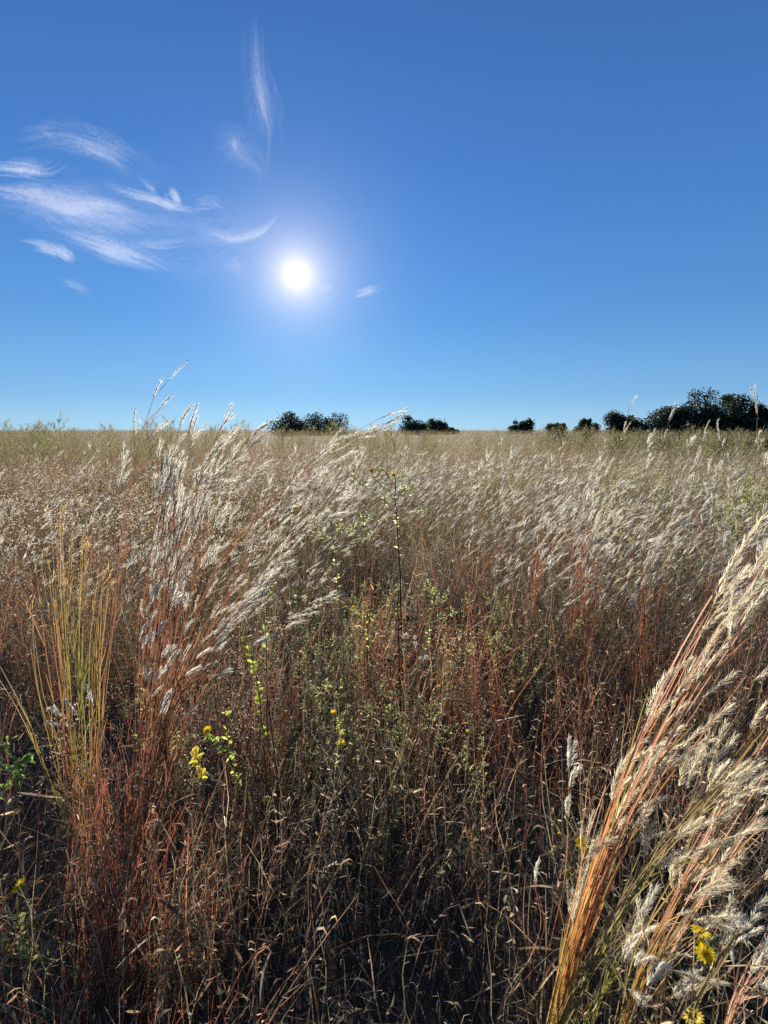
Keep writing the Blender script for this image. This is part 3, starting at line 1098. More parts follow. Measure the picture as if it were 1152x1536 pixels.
# --- red clumps on the left foreground
def wiry_clump(name, label, xy, tips, n, cols, rad=.05, leafy=9, Y0=1.0):
    root = rooted(name, label, 'grass clump', xy)
    o = np.array(root.location)
    for i in range(n):
        px, py, Y = tips[R.integers(len(tips))]
        tip = at(px + R.normal() * 26, py + R.normal() * 34, Y + R.normal() * .06)
        bs = np.array([xy[0] + rad * R.normal(), xy[1] + rad * R.normal(), 0])
        mid = bs * .5 + tip * .5 + np.array([.015 * R.normal() - .02, .02 * R.normal(), .03])
        P = smooth_path([bs, mid, tip], 9)
        P[1:-1] += R.normal(size=(7, 3)) * .004
        b = Bag()
        c0, c1 = cols[R.integers(len(cols))], cols[R.integers(len(cols))]
        t = np.linspace(0, 1, 9)
        b.sheath(P, .0012 * (1 - .65 * t), mixc(c0, c1, t) * (.9 + .6 * R.random()), 3.4, 3)
        m = leafy
        u = R.random(m) * 7.9
        i0 = u.astype(int)
        p = P[i0] + (P[i0 + 1] - P[i0]) * (u - i0)[:, None]
        l = .012 + .035 * R.random(m) ** 1.6
        a = R.random(m) * 2 * pi
        d1 = unit(np.c_[np.cos(a), np.sin(a), .5 + .5 * R.normal(size=m)])
        q1 = p + d1 * (l * .5)[:, None]
        d2 = unit(d1 + R.normal(size=(m, 3)) * .5 - np.array([0, 0, .5]))
        q2 = q1 + d2 * (l * .3)[:, None]
        q3 = q2 + unit(d2 + R.normal(size=(m, 3)) * .6 - np.array([0, 0, .5])) * (l * .25)[:, None]
        b.ribbons(np.stack([p, q1, q2, q3], 1), np.array([.0004, .0012, .0010, .0002]), mixc(C_STRAW, c1, R.random(m)) * (.6 + .6 * R.random((m, 1))))
        b.build('stem', M_STEM, root, o)
    return root


wiry_clump('red_grass_clump', 'dense clump of fine rust-red grass stems in the lower left foreground', ground_at(185, 1500),
           [(110, 1200, 1.05), (150, 1150, 1.08), (180, 1200, 1.05), (230, 1150, 1.05), (260, 1220, 1.02), (140, 1100, 1.1), (200, 1090, 1.1)], 95, [C_RED, C_RED * 1.2, C_RUST, C_BROWN])
wiry_clump('red_grass_clump', 'looser brown-red wiry grass clump right of the densest red one', ground_at(300, 1500),
           [(270, 1290, 1.0), (320, 1230, 1.05), (350, 1300, 1.0), (250, 1340, .98)], 60, [C_BROWN, C_RED, C_TAN * .8, C_BROWN])
wiry_clump('red_grass_clump', 'low red wiry grass in front of the dark weed stalk at the centre', ground_at(400, 1240),
           [(400, 1010, 1.75), (440, 960, 1.8), (380, 1040, 1.7), (470, 1020, 1.75)], 70, [C_RED, C_RUST, C_BROWN], .08)
wiry_clump('red_grass_clump', 'rusty fine grass clump right of the tall yellow-flowered weed', ground_at(720, 1160),
           [(690, 940, 2.1), (730, 980, 2.1), (760, 930, 2.15), (700, 1000, 2.05)], 80, [C_RED, C_RUST, C_RED * 1.2], .10)
wiry_clump('red_grass_clump', 'rusty fine grass clump in the middle right foreground below the silver plumes', ground_at(880, 1230),
           [(860, 1000, 1.8), (920, 1030, 1.75), (820, 1040, 1.85), (960, 1060, 1.7)], 70, [C_RED, C_BROWN, C_RUST], .10)
wiry_clump('red_grass_clump', 'dark dry grass clump at the bottom right behind the pink-stemmed plumes', ground_at(1060, 1420),
           [(1050, 1200, 1.15), (1110, 1230, 1.1), (1000, 1260, 1.15), (1130, 1160, 1.15)], 70, [C_RED * .8, C_BROWN, C_BROWN], .07)

# --- plumed stems at the right that stand above the horizon
RT = [C_BROWN, C_RED * .8, C_BROWN]
SKYR = [
    ('tall plumed grass stem at the far right, its white tip above the trees', 1118, 1000, [(1120, 860, 1.9), (1130, 720, 1.9), (1139, 590, 1.9)], (.55, 1, 6, .8)),
    ('slender plumed grass stem leaning right just beside the tallest tree', 1070, 980, [(1082, 860, 2.1), (1090, 720, 2.1), (1075, 640, 2.1)], (.6, 1, 4, .8)),
    ('plumed grass stem standing in front of the dark shrub left of the tallest tree', 890, 980, [(905, 830, 2.3), (930, 690, 2.3), (945, 606, 2.3)], (.75, 1, 4, .6)),
    ('plumed grass stem with a feathered top against the tree beside the tallest one', 955, 980, [(962, 860, 2.3), (980, 730, 2.3), (1010, 603, 2.3)], (.7, 1, 5, .8)),
    ('short plumed grass stem with white tufts beneath the tallest tree', 1030, 980, [(1035, 860, 2.2), (1042, 740, 2.2), (1052, 650, 2.2)], (.7, 1, 5, .8)),
    ('grass stem carrying grey plumes along its upper half at the right edge', 1135, 1100, [(1138, 940, 1.5), (1142, 800, 1.5), (1150, 690, 1.5)], (.5, 1, 6, .9)),
]
for lab, bx, by, pts, pl in SKYR:
    xy = at(bx, by, pts[0][2])
    fan_clump('silver_grass_clump', lab, (xy[0] - .05, xy[1]), [(pts, 1, 0, pl, dict(cols=RT)), ([(p[0] + 25, p[1] + 55, p[2]) for p in pts], 2, 14, pl, dict(cols=RT))],
              spread=.02, r0=.0013, hair=.0085, plen=(.045, .065), hairs=80, leafn=2, blade=C_RUST, ax=C_BROWN)

BRIGHT = [
    ('bright silver grass clump bending right below the mid-size dark shrub', 860, 1010, [(870, 880, 2.4), (890, 790, 2.4), (925, 725, 2.4)]),
    ('bright silver grass clump bending right in the middle right of the meadow', 880, 1040, [(885, 930, 2.2), (890, 850, 2.2), (925, 775, 2.2)]),
    ('pale silver grass clump drooping right beside the big leaning clump', 965, 1040, [(965, 930, 2.0), (970, 860, 2.0), (1000, 790, 2.0)]),
    ('silver grass clump fanning right above the rusty grass patch', 800, 1010, [(805, 900, 2.5), (815, 820, 2.5), (850, 750, 2.5)]),
]
for lab, bx, by, pts in BRIGHT:
    xy = at(bx, by, pts[0][2])
    fan_clump('silver_grass_clump', lab, (xy[0], xy[1]), [(pts, 8, 26, (.6, 1, 4, .9), dict(cols=[C_RED, C_RUST, C_TAN])), ([(p[0] - 12, p[1] + 45, p[2]) for p in pts], 6, 26, (.6, 1, 4, .9), dict(cols=[C_RED, C_RUST, C_TAN]))],
              spread=.04, r0=.0013, hair=.0095, plen=(.045, .065), hairs=70, leafn=3, blade=C_RUST)


# ------------------------------------------------------------------ flowering and leafy weeds
C_YEL = A((1.0, .74, .02))
C_YDISC = A((.95, .58, .02))
CALYX = A((.20, .24, .09))


def flower(root, c, up, rad, opened=1.0):
    """a yellow daisy head: green cup, domed disc, ring of petals"""
    o = np.array(root.location)
    up = unit(up)
    e1 = unit(np.cross(up, [.3, .8, .1]))
    e2 = np.cross(up, e1)
    cup = Bag()
    h = rad * .75
    prof = [(-h, rad * .10), (-h * .85, rad * .30), (-h * .4, rad * .40), (0, rad * .36)]
    th = np.arange(9) / 9 * 2 * pi
    V = np.concatenate([c + up * z + (np.cos(th)[:, None] * e1 + np.sin(th)[:, None] * e2) * r for z, r in prof])
    i = np.arange(3)[:, None] * 9
    j = np.arange(9)[None]
    Q = np.stack([i + j, i + (j + 1) % 9, i + 9 + (j + 1) % 9, i + 9 + j], -1).reshape(-1, 4)
    cup.quads(V, np.broadcast_to(CALYX, (36, 3)), Q)
    fl = cup.build('flower_head', M_GREEN, root, o)
    disc = Bag()
    m = 46
    g = np.arange(m) * 2.39996
    rr = rad * .36 * np.sqrt((np.arange(m) + .5) / m)
    p = c + np.cos(g)[:, None] * e1 * rr[:, None] + np.sin(g)[:, None] * e2 * rr[:, None]
    q = p + up * (rad * .16 * (1.3 - (rr / rad / .36) ** 2))[:, None]
    disc.ribbons(np.stack([p, q], 1), rad * .05, C_YDISC)
    disc.ribbons(np.stack([p, q], 1), rad * .05, C_YDISC * .9)
    disc.build('flower_disc', M_PETAL, fl, o)
    if opened > .2:
        pt = Bag()
        m = 17
        a = np.arange(m) / m * 2 * pi + R.normal(size=m) * .08
        rd = np.cos(a)[:, None] * e1 + np.sin(a)[:, None] * e2
        lift = (1 - opened) * 1.6 + .18 * R.random((m, 1))
        d = unit(rd + up * lift)
        tt = np.linspace(0, 1, 5)
        l = rad * (.75 + .2 * R.random(m))
        P = (c + rd * rad * .30)[:, None] + d[:, None] * (l[:, None] * tt)[..., None] - up * (rad * .25 * tt ** 2)[None, :, None]
        pt.ribbons(P, rad * np.array([.07, .13, .15, .12, .03]), jit(C_YEL, m, .08), side=np.broadcast_to(up, (m, 3)))
        pt.build('petal_ring', M_PETAL, fl, o)


def weed(name, label, cat, path, branches=(), leafs=None, flowers=(), buds=None, stem_r=.0022, scol=CALYX, lcol=C_SAGE, twig=True, group=None, root_dx=(0, 0), bcol=None):
    """path: picked points of the main stem, top last; branches: (where, picked end, twigs, buds per twig);
    leafs: (u0,u1,n,length,width) on the stem; flowers: (px,py,Y,radius,open)"""
    p0 = at(*path[0])
    xy = (p0[0] + root_dx[0], p0[1] + root_dx[1])
    root = rooted(name, label, cat, xy, group)
    o = np.array(root.location)
    P = smooth_path([np.array([xy[0], xy[1], 0])] + [at(*p) for p in path], 20)
    P[1:-1, :2] += R.normal(size=(18, 2)) * .0015
    st, fo, fl_ = Bag(), Bag(), Bag()
    t = np.linspace(0, 1, 20)
    scol = A(scol)
    st.tube(P, stem_r * 1.15 * (1 - .65 * t), np.broadcast_to(scol, (20, 3)) * (.8 + .4 * R.random((20, 1))), 6)
    ends = []

    def twigs(Q, n, nb, ln):
        for _ in range(int(n * 1.6)):
            p, d = along(Q, .15 + .85 * R.random())
            dd = unit(d * .8 + R.normal(size=3) * .5 + np.array([0, 0, .35]))
            l = ln * (.5 + .8 * R.random())
            e = p + dd * l + np.array([0, 0, .1 * l])
            T = smooth_path([p, p + dd * l * .5 + R.normal(size=3) * .05 * l, e], 5)
            st.tube(T, stem_r * np.array([.34, .32, .28, .24, .2]), (scol if bcol is None else A(bcol)) * 1.1, 4)
            m = max(2, int(l / .008))
            uu = R.random(m)
            pp = np.array([along(T, x)[0] for x in uu])
            leaves(fo, pp, unit(R.normal(size=(m, 3)) * .7 + dd), .006 + .010 * R.random(m), .0012 + .0012 * R.random(m), jit(lcol, m, .25), 4)
            ends.append((e, dd))

    for br in branches:
        u, end, n, ln = br
        p, d = along(P, u)
        e = at(*end)
        mid = p * .5 + e * .5 + np.array([0, 0, -.06 * np.linalg.norm(e - p)])
        Q = smooth_path([p, mid, e], 9)
        st.tube(Q, stem_r * .55 * np.linspace(1, .4, 9), (scol if bcol is None else A(bcol)) * 1.05, 5)
        ends.append((e, unit(e - mid)))
        twigs(Q, n, 1, ln)
    if leafs:
        for (u0, u1, n, L, wd) in ([leafs] if not isinstance(leafs[0], (list, tuple)) else leafs):
            n = int(n * 1.5)
            u = u0 + (u1 - u0) * R.random(n)
            q = [along(P, x) for x in u]
            pp = np.array([x[0] for x in q])
            dd = np.array([x[1] for x in q])
            rad = unit(np.cross(dd, R.normal(size=(n, 3))))
            leaves(fo, pp, unit(dd * .9 + rad), 1.0 * L * (.35 + .9 * R.random(n)), .62 * wd * (.5 + .8 * R.random(n)), jit(A(lcol) * 1.15, n, .22), 5, .35)
    if buds:
        nb, br_, bc = buds
        for i in range(nb):
            e, d = ends[R.integers(len(ends))]
            e = e + R.normal(size=3) * .004
            if br_ > .006:            # a ball or tuft of fluff
                m = 46
                dv = unit(R.normal(size=(m, 3)))
                fl_.ribbons(np.stack([e + dv * br_ * .1, e + dv * (br_ * (.7 + .5 * R.random((m, 1))))], 1), np.array([.0007, .0004]), jit(bc, m, .15))
            else:
                st.ball(e, br_ * (.7 + .6 * R.random()), A(bc) * (.8 + .4 * R.random()), 6, 4, 1.25)
    st.build('stem', M_STEM, root, o)
    if fl_.n:
        fl_.build('seed_fluff', M_HAIR, root, o)
    if fo.n:
        fo.build('foliage', M_GREEN, root, o)
    for (px, py, Y, rad, op) in flowers:
        c = at(px, py, Y)
        near, dn = along(P, 1.0)
        best = min([P[k] for k in range(6, 20)] + [e for e, _ in ends], key=lambda q: np.linalg.norm(q - c) + (.3 if q[2] > c[2] else 0))
        b = Bag()
        up = unit(np.array([.15 * R.normal() - .1, -.25 + .2 * R.normal(), 1.0]))
        cc = c - up * rad * .7
        b.tube(smooth_path([best, best * .4 + cc * .6 - np.array([0, 0, .1 * np.linalg.norm(cc - best)]), cc], 6), stem_r * .45, CALYX, 5)
        b.build('flower_stalk', M_GREEN, root, o)
        flower(root, c, up, rad * 1.12, op)
    return root


SILV = A((.34, .36, .26))
weed('yellow_flower_weed', 'tall dark-stemmed weed with a yellow flower on top, rising at the centre of the meadow', 'weed',
     [(607, 1150, 1.95), (603, 1000, 1.95), (599, 850, 1.95), (594, 760, 1.95), (592, 712, 1.95)],
     [(.80, (527, 712, 1.93), 9, .045), (.86, (556, 712, 1.95), 6, .04), (.84, (625, 730, 1.96), 7, .04), (.90, (606, 708, 1.95), 6, .035), (.76, (640, 765, 1.96), 5, .04), (.72, (555, 770, 1.94), 7, .04), (.93, (575, 705, 1.95), 8, .03), (.88, (612, 735, 1.96), 8, .04), (.78, (575, 748, 1.94), 8, .04)],
     [(.60, .80, 16, .022, .006), (.8, 1, 26, .012, .0022)], [(557, 704, 1.95, .0135, 1), (590, 711, 1.95, .011, .5)], (40, .0030, A((.55, .52, .36))), .0040, C_DARK * 1.3, A((.46, .50, .24)), bcol=A((.46, .47, .30)))
weed('dark_weed_stalk', 'bare dark stalk with clusters of black withered leaves, left of the tall yellow-flowered weed', 'weed',
     [(604, 1135, 1.80), (600, 1040, 1.80), (598, 960, 1.80), (597, 880, 1.80)],
     [(.7, (575, 1010, 1.78), 4, .03), (.75, (625, 1000, 1.82), 3, .03), (.55, (570, 1060, 1.79), 4, .03), (.85, (615, 930, 1.8), 3, .02)],
     (.35, .85, 46, .030, .007), (), (12, .005, C_DARK), .0040, C_DARK, C_DARK * .8)
weed('dark_weed_stalk', 'long dark weed stalk with knobbly side shoots, lower left of the centre', 'weed',
     [(432, 1480, 1.12), (420, 1330, 1.14), (416, 1180, 1.16), (400, 1040, 1.18)],
     [(.7, (360, 1090, 1.16), 5, .05), (.75, (445, 1080, 1.19), 5, .05), (.6, (380, 1190, 1.15), 4, .05), (.5, (450, 1200, 1.18), 4, .04)],
     (.3, .9, 30, .014, .003), (), (16, .004, C_DARK * 1.4), .0034, C_DARK, C_BROWN * .7)
weed('dark_weed_stalk', 'thin black weed stalk with a dark seed cluster, in the lower centre foreground', 'weed',
     [(516, 1480, 1.1), (514, 1300, 1.12), (505, 1170, 1.15)],
     [(.8, (490, 1165, 1.15), 5, .03), (.85, (530, 1150, 1.16), 5, .03), (.7, (480, 1190, 1.14), 4, .03)],
     (.4, 1, 26, .016, .004), (), (22, .0042, C_DARK), .0026, C_DARK, C_DARK * 1.5)
weed('sage_weed', 'grey-green weed with spreading forked branches and yellowing lower leaves, left of the tall flowered weed', 'weed',
     [(515, 1000, 1.7), (508, 890, 1.7), (500, 810, 1.7), (490, 790, 1.7)],
     [(.72, (480, 795, 1.69), 9, .045), (.75, (545, 780, 1.72), 10, .045), (.8, (520, 790, 1.7), 8, .04), (.86, (498, 770, 1.7), 6, .04), (.7, (560, 800, 1.74), 6, .04)],
     (.45, .72, 22, .022, .0065), (), (40, .0030, A((.55, .52, .36))), .0028, A((.30, .30, .15)), A((.44, .46, .20)), bcol=A((.48, .48, .32)))
weed('sage_weed', 'pale green weed with a long branch reaching right, right of the dark withered stalk', 'weed',
     [(620, 1030, 1.85), (640, 960, 1.85), (648, 905, 1.85), (650, 885, 1.85)],
     [(.6, (702, 905, 1.86), 9, .035), (.8, (640, 880, 1.85), 7, .03), (.75, (668, 895, 1.86), 6, .03), (.85, (655, 880, 1.85), 5, .03)],
     [(.35, .6, 10, .022, .006), (.7, 1, 16, .012, .003)], (), (30, .0030, A((.55, .52, .36))), .0026, A((.36, .40, .18)), A((.40, .46, .16)), bcol=A((.46, .48, .26)))
weed('sage_weed', 'green weed with bright lime leaves, standing beside the reddish grass left of centre', 'weed',
     [(395, 1100, 1.5), (385, 1020, 1.5), (372, 965, 1.5)], [(.85, (360, 950, 1.5), 4, .03), (.7, (398, 985, 1.5), 4, .03)],
     (.3, 1, 40, .026, .0085), (), None, .0022, A((.22, .2, .08)), C_LIME)
weed('sage_weed', 'slim weed with a pair of rounded lime leaves below a seedy spire, left of centre', 'weed',
     [(401, 1080, 1.5), (400, 990, 1.5), (397, 920, 1.5), (395, 900, 1.5)], [(.9, (390, 885, 1.5), 5, .03), (.85, (405, 890, 1.5), 5, .03)],
     [(.55, .66, 7, .034, .012), (.7, 1, 22, .012, .003)], (), (14, .003, SILV), .0022, A((.2, .18, .09)), A((.33, .38, .10)))
weed('sage_weed', 'bushy grey-green weed with round pale buds, between two patches of red grass', 'weed',
     [(462, 1090, 1.6), (462, 1010, 1.6), (458, 930, 1.6)], [(.8, (440, 905, 1.6), 7, .03), (.82, (478, 905, 1.6), 7, .03), (.7, (485, 960, 1.62), 6, .03), (.6, (435, 975, 1.58), 6, .03), (.5, (480, 1010, 1.6), 5, .03)],
     (.2, .9, 40, .016, .0035), (), (34, .0042, A((.5, .46, .34))), .0024, A((.25, .25, .14)), C_SAGE)
weed('yellow_flower_weed', 'low weed with crumpled yellow blooms among brown stems, in the middle foreground', 'weed',
     [(505, 1180, 1.45), (508, 1120, 1.45), (512, 1080, 1.45)], [(.8, (500, 1075, 1.45), 4, .02), (.75, (530, 1080, 1.46), 5, .02), (.6, (535, 1110, 1.46), 3, .02)],
     (.4, 1, 22, .020, .006), [(500, 1070, 1.45, .012, .5), (512, 1116, 1.43, .014, .6)], None, .0020, A((.25, .25, .1)), A((.42, .40, .07)))
weed('yellow_flower_weed', 'small yellow-topped weed leaning over the orange dried leaf near the centre', 'weed',
     [(565, 1060, 1.9), (555, 980, 1.9), (548, 930, 1.9), (530, 912, 1.9)], [(.85, (560, 925, 1.9), 5, .03), (.7, (565, 960, 1.9), 4, .03)],
     (.5, 1, 30, .018, .005), [(530, 911, 1.9, .010, .6)], None, .0020, A((.25, .25, .1)), A((.40, .40, .10)))
weed('yellow_flower_weed', 'slanting leafy weed with a yellow flower at its tip, beside the left silver clump', 'weed',
     [(372, 1160, 1.2), (345, 1130, 1.2), (325, 1110, 1.2), (312, 1100, 1.2)], [(.9, (300, 1105, 1.2), 2, .02)],
     (.4, 1, 28, .020, .006), [(311, 1095, 1.2, .011, .7)], None, .0020, A((.28, .28, .1)), A((.32, .38, .09)), root_dx=(.02, .04))
weed('leafy_weed', 'leafy weed with yellowing leaves, just below the yellow flower at the left silver clump', 'weed',
     [(305, 1190, 1.2), (298, 1150, 1.2), (295, 1130, 1.2)], [], (.4, 1, 26, .026, .010), (), None, .0020, A((.25, .22, .1)), A((.46, .40, .07)))
weed('leafy_weed', 'weed with drooping tan and yellow leaves at the foot of the dark knobbly stalk', 'weed',
     [(370, 1210, 1.22), (352, 1160, 1.22), (338, 1070, 1.24)], [(.8, (345, 1060, 1.25), 3, .02)], (.5, 1, 32, .024, .007), (), None, .0020, A((.2, .18, .08)), A((.36, .38, .08)))
weed('leafy_weed', 'bright green weed reaching into the frame at the far left edge', 'weed',
     [(-25, 1240, .95), (0, 1190, .95), (22, 1150, .95), (40, 1135, .95)], [(.8, (12, 1120, .95), 5, .03), (.85, (30, 1170, .95), 5, .03), (.7, (-10, 1150, .95), 5, .03)],
     (.4, 1, 46, .020, .0055), (), None, .0022, A((.22, .28, .1)), A((.20, .30, .07)))
weed('leafy_weed', 'small green weed low in the dark grass of the centre foreground', 'weed',
     [(570, 1330, 1.25), (578, 1260, 1.25), (600, 1215, 1.25)], [(.8, (610, 1205, 1.25), 4, .025), (.7, (570, 1220, 1.25), 3, .025)],
     (.4, 1, 34, .020, .006), (), None, .0020, A((.22, .26, .1)), A((.20, .26, .08)))
weed('leafy_weed', 'yellow-green star-leaved weed low in the foreground right of centre', 'weed',
     [(715, 1290, 1.3), (714, 1270, 1.3), (712, 1258, 1.3)], [], (.5, 1, 26, .028, .004), (), None, .0018, A((.3, .3, .1)), A((.42, .40, .14)))
weed('dry_weed', 'dry weed with round tan seed heads, beside the shaded gap right of centre', 'weed',
     [(640, 1240, 1.5), (637, 1180, 1.5), (636, 1140, 1.5)], [(.9, (632, 1130, 1.5), 1, .015), (.88, (647, 1135, 1.5), 1, .015), (.8, (636, 1143, 1.49), 1, .012)],
     (.2, .7, 12, .016, .003), (), (9, .0075, A((.55, .47, .30))), .0018, C_BROWN, C_TAN)
weed('dry_weed', 'pale dry weed crowded with cream buds, left of the shaded gap', 'weed',
     [(655, 1170, 1.65), (655, 1110, 1.65), (652, 1070, 1.65)], [(.7, (630, 1062, 1.64), 7, .03), (.75, (672, 1050, 1.66), 7, .03), (.8, (650, 1040, 1.65), 7, .03), (.6, (625, 1090, 1.63), 5, .03), (.6, (665, 1095, 1.66), 5, .03)],
     (.3, 1, 24, .014, .003), (), (60, .0042, A((.55, .50, .36))), .0022, C_BROWN * 1.3, A((.40, .38, .22)))
weed('dry_weed', 'pale dry weed with small white buds on thin branches, right of the shaded gap', 'weed',
     [(715, 1180, 1.6), (718, 1130, 1.6), (722, 1090, 1.6)], [(.8, (703, 1075, 1.6), 6, .03), (.8, (728, 1062, 1.6), 6, .03), (.7, (742, 1085, 1.6), 5, .03)],
     (.3, 1, 16, .014, .003), [(702, 1098, 1.6, .010, .4)], (36, .0038, A((.6, .56, .44))), .0020, C_BROWN * 1.4, A((.36, .36, .2)))
weed('dry_weed', 'dry weed topped with three fuzzy round seed balls, left of the orange dried leaf', 'weed',
     [(450, 1060, 1.65), (448, 980, 1.65), (446, 920, 1.65)], [(.95, (441, 897, 1.65), 0, .01), (.93, (457, 896, 1.65), 0, .01), (.9, (432, 905, 1.65), 1, .01), (.9, (470, 910, 1.66), 1, .012)],
     (.3, .8, 16, .014, .003), (), (8, .0085, A((.60, .54, .40))), .0018, C_BROWN, C_TAN)
weed('dry_weed', 'single upright orange-brown dried stalk at the centre, by the yellow-topped weed', 'weed',
     [(552, 960, 1.95), (557, 910, 1.95), (562, 878, 1.95)], [], (.5, 1, 4, .045, .004), (), None, .0020, C_RUST, A((.42, .23, .11)))
weed('dry_weed', 'branching brown weed with white fluff tufts caught on the dark stalk at the centre', 'weed',
     [(620, 1090, 1.75), (616, 1020, 1.75), (620, 975, 1.75)], [(.8, (606, 952, 1.75), 3, .02), (.8, (640, 985, 1.76), 3, .02), (.9, (622, 960, 1.75), 3, .02)],
     (.3, 1, 10, .014, .003), (), (12, .009, A((.66, .62, .54))), .0016, C_BROWN, C_TAN)
# near yellow flowers
weed('yellow_flower_weed', 'leafy weed with two yellow daisies one above the other, at the bottom right', 'weed',
     [(1070, 1530, .80), (1068, 1490, .80), (1060, 1440, .80), (1056, 1420, .80)], [(.86, (1090, 1412, .80), 2, .015)],
     (.72, .97, 30, .022, .0065), [(1051, 1398, .78, .0150, .8), (1057, 1429, .76, .0155, .8)], (3, .004, CALYX), .0020, A((.20, .26, .09)), A((.20, .27, .08)))
weed('yellow_flower_weed', 'leafy weed with one yellow daisy cut by the bottom edge at the right', 'weed',
     [(1050, 1600, .74), (1045, 1560, .74), (1041, 1535, .74)], [], (.6, 1, 26, .022, .0065), [(1041, 1526, .72, .0145, .8)], None, .0020, A((.20, .26, .09)), A((.20, .27, .08)))
weed('yellow_flower_weed', 'weed with one yellow daisy and orange buds behind the big leaning silver clump', 'weed',
     [(875, 1500, .92), (868, 1400, .92), (868, 1330, .92), (872, 1280, .92)], [(.8, (832, 1242, .92), 1, .015), (.75, (840, 1252, .92), 1, .015), (.7, (850, 1310, .92), 2, .02)],
     (.5, .95, 20, .022, .005), [(873, 1266, .91, .0135, .8), (829, 1238, .92, .008, .1), (839, 1250, .92, .008, .1)], (5, .005, A((.45, .3, .06))), .0020, A((.20, .22, .09)), A((.22, .24, .09)))
weed('yellow_flower_weed', 'weed with one yellow daisy and an orange bud at the bottom left', 'weed',
     [(48, 1520, .86), (42, 1440, .86), (28, 1380, .86), (28, 1340, .86)], [(.75, (56, 1395, .86), 1, .015), (.6, (75, 1440, .87), 3, .03), (.6, (10, 1420, .86), 3, .03)],
     (.4, .8, 24, .024, .0055), [(30, 1329, .85, .0135, .6), (55, 1385, .86, .007, .1)], (4, .005, A((.5, .34, .05))), .0021, A((.26, .28, .1)), A((.26, .28, .10)))


# ------------------------------------------------------------------ smaller weeds, copied about
def weed_proto(kind):
    """(stem mesh, foliage mesh) about the origin"""
    st, fo = Bag(), Bag()
    if kind == 'dots':            # brown branching weed dotted with pale seed cups
        h, nb, sc, lc = .80, 13, C_BROWN, A((.46, .37, .25))
    elif kind == 'olive':         # tall fine-topped weed
        h, nb, sc, lc = 1.0, 20, A((.18, .15, .075)), A((.21, .195, .085))
    else:                         # green leafy weed
        h, nb, sc, lc = .75, 12, A((.26, .23, .10)), A((.33, .34, .13))
    top = np.array([.08 * R.normal() + .04, .05 * R.normal(), h])
    P = smooth_path([[0, 0, 0], top * .5 + R.normal(size=3) * .02, top], 10)
    st.tube(P, .0024 * np.linspace(1, .35, 10), sc, 5)
    for i in range(nb):
        u = .42 + .56 * (i + R.random()) / nb if kind != 'green' else .25 + .7 * (i + R.random()) / nb
        p, d = along(P, u)
        a = i * 2.4 + R.normal() * .3
        l = (.30 if kind == 'olive' else .22) * (1.15 - u) * (.8 + .5 * R.random()) + .06
        e = p + unit(np.array([math.cos(a), math.sin(a), .9 + .4 * R.random()])) * l
        Q = smooth_path([p, (p + e) / 2 + np.array([0, 0, -.02]), e], 6)
        st.tube(Q, .0011 * np.linspace(1, .5, 6), sc * 1.15, 4)
        nt_ = 7
        for _ in range(nt_):
            p2, d2 = along(Q, .25 + .75 * R.random())
            e2 = p2 + unit(d2 + R.normal(size=3) * .6 + np.array([0, 0, .3])) * (.025 + .045 * R.random())
            st.ribbons(np.stack([p2, e2])[None], .0006, sc * 1.2)
            if kind == 'dots':
                m = 2
                pp = e2 + R.normal(size=(m, 3)) * .010
                leaves(fo, pp, unit(R.normal(size=(m, 3)) + np.array([0, 0, .8])), .006 + .006 * R.random(m), .0026 + .0016 * R.random(m), jit(lc, m, .2), 4)
            elif kind == 'olive':
                m = 7
                pp = p2 + (e2 - p2) * R.random((m, 1)) * 1.15
                leaves(fo, pp, unit(R.normal(size=(m, 3)) + np.array([0, 0, .3])), .010 + .010 * R.random(m), .0020 + .001 * R.random(m), jit(lc, m, .25), 4)
            else:
                m = 5
                pp = p2 + (e2 - p2) * R.random((m, 1)) * 1.1
                leaves(fo, pp, unit(R.normal(size=(m, 3)) + d2), .012 + .014 * R.random(m), .0028 + .0016 * R.random(m), jit(lc, m, .25), 5)
    m = 26
    u = .1 + .6 * R.random(m)
    pp = np.array([along(P, x)[0] for x in u])
    leaves(fo, pp, unit(R.normal(size=(m, 3)) * np.array([1, 1, .4]) + np.array([0, 0, .3])), .03 + .03 * R.random(m), .003 + .002 * R.random(m), jit(A((.26, .17, .09)) if kind == 'dots' else lc * .9, m, .25), 5)
    return st.mesh('stem', M_STEM), fo.mesh('foliage', M_GREEN)


def scatter(kind, name, label, group, pts, smin, smax):
    protos = [weed_proto(kind) for _ in range(5)]
    for x, y in pts:
        s, f = protos[R.integers(5)]
        root = empty(name, (x, y, -.005), label, 'weed', group)
        a = bpy.data.objects.new('stem', s)
        b = bpy.data.objects.new('foliage', f)
        for q in (a, b):
            COL.objects.link(q)
        a.parent = root
        b.parent = root
        k = smin + (smax - smin) * R.random()
        root.scale = (k * .95, k * .95, k)
        root.rotation_euler = (.06 * R.normal(), .06 * R.normal(), R.random() * 6.28)


def pick(n, px0, px1, y0, y1, k=1.0):
    pts = []
    for _ in range(n):
        y = (y0 ** (2 - k) + R.random() * (y1 ** (2 - k) - y0 ** (2 - k))) ** (1 / (2 - k))
        px = px0 + (px1 - px0) * R.random()
        pts.append(((px - 576) / F * y, y))
    return pts


def fade(pts, a, b, k):
    """spread them from one side of the view, thinning towards the other"""
    return [((a + (b - a) * R.random() ** k - 576) / F * y, y) for _, y in pts]


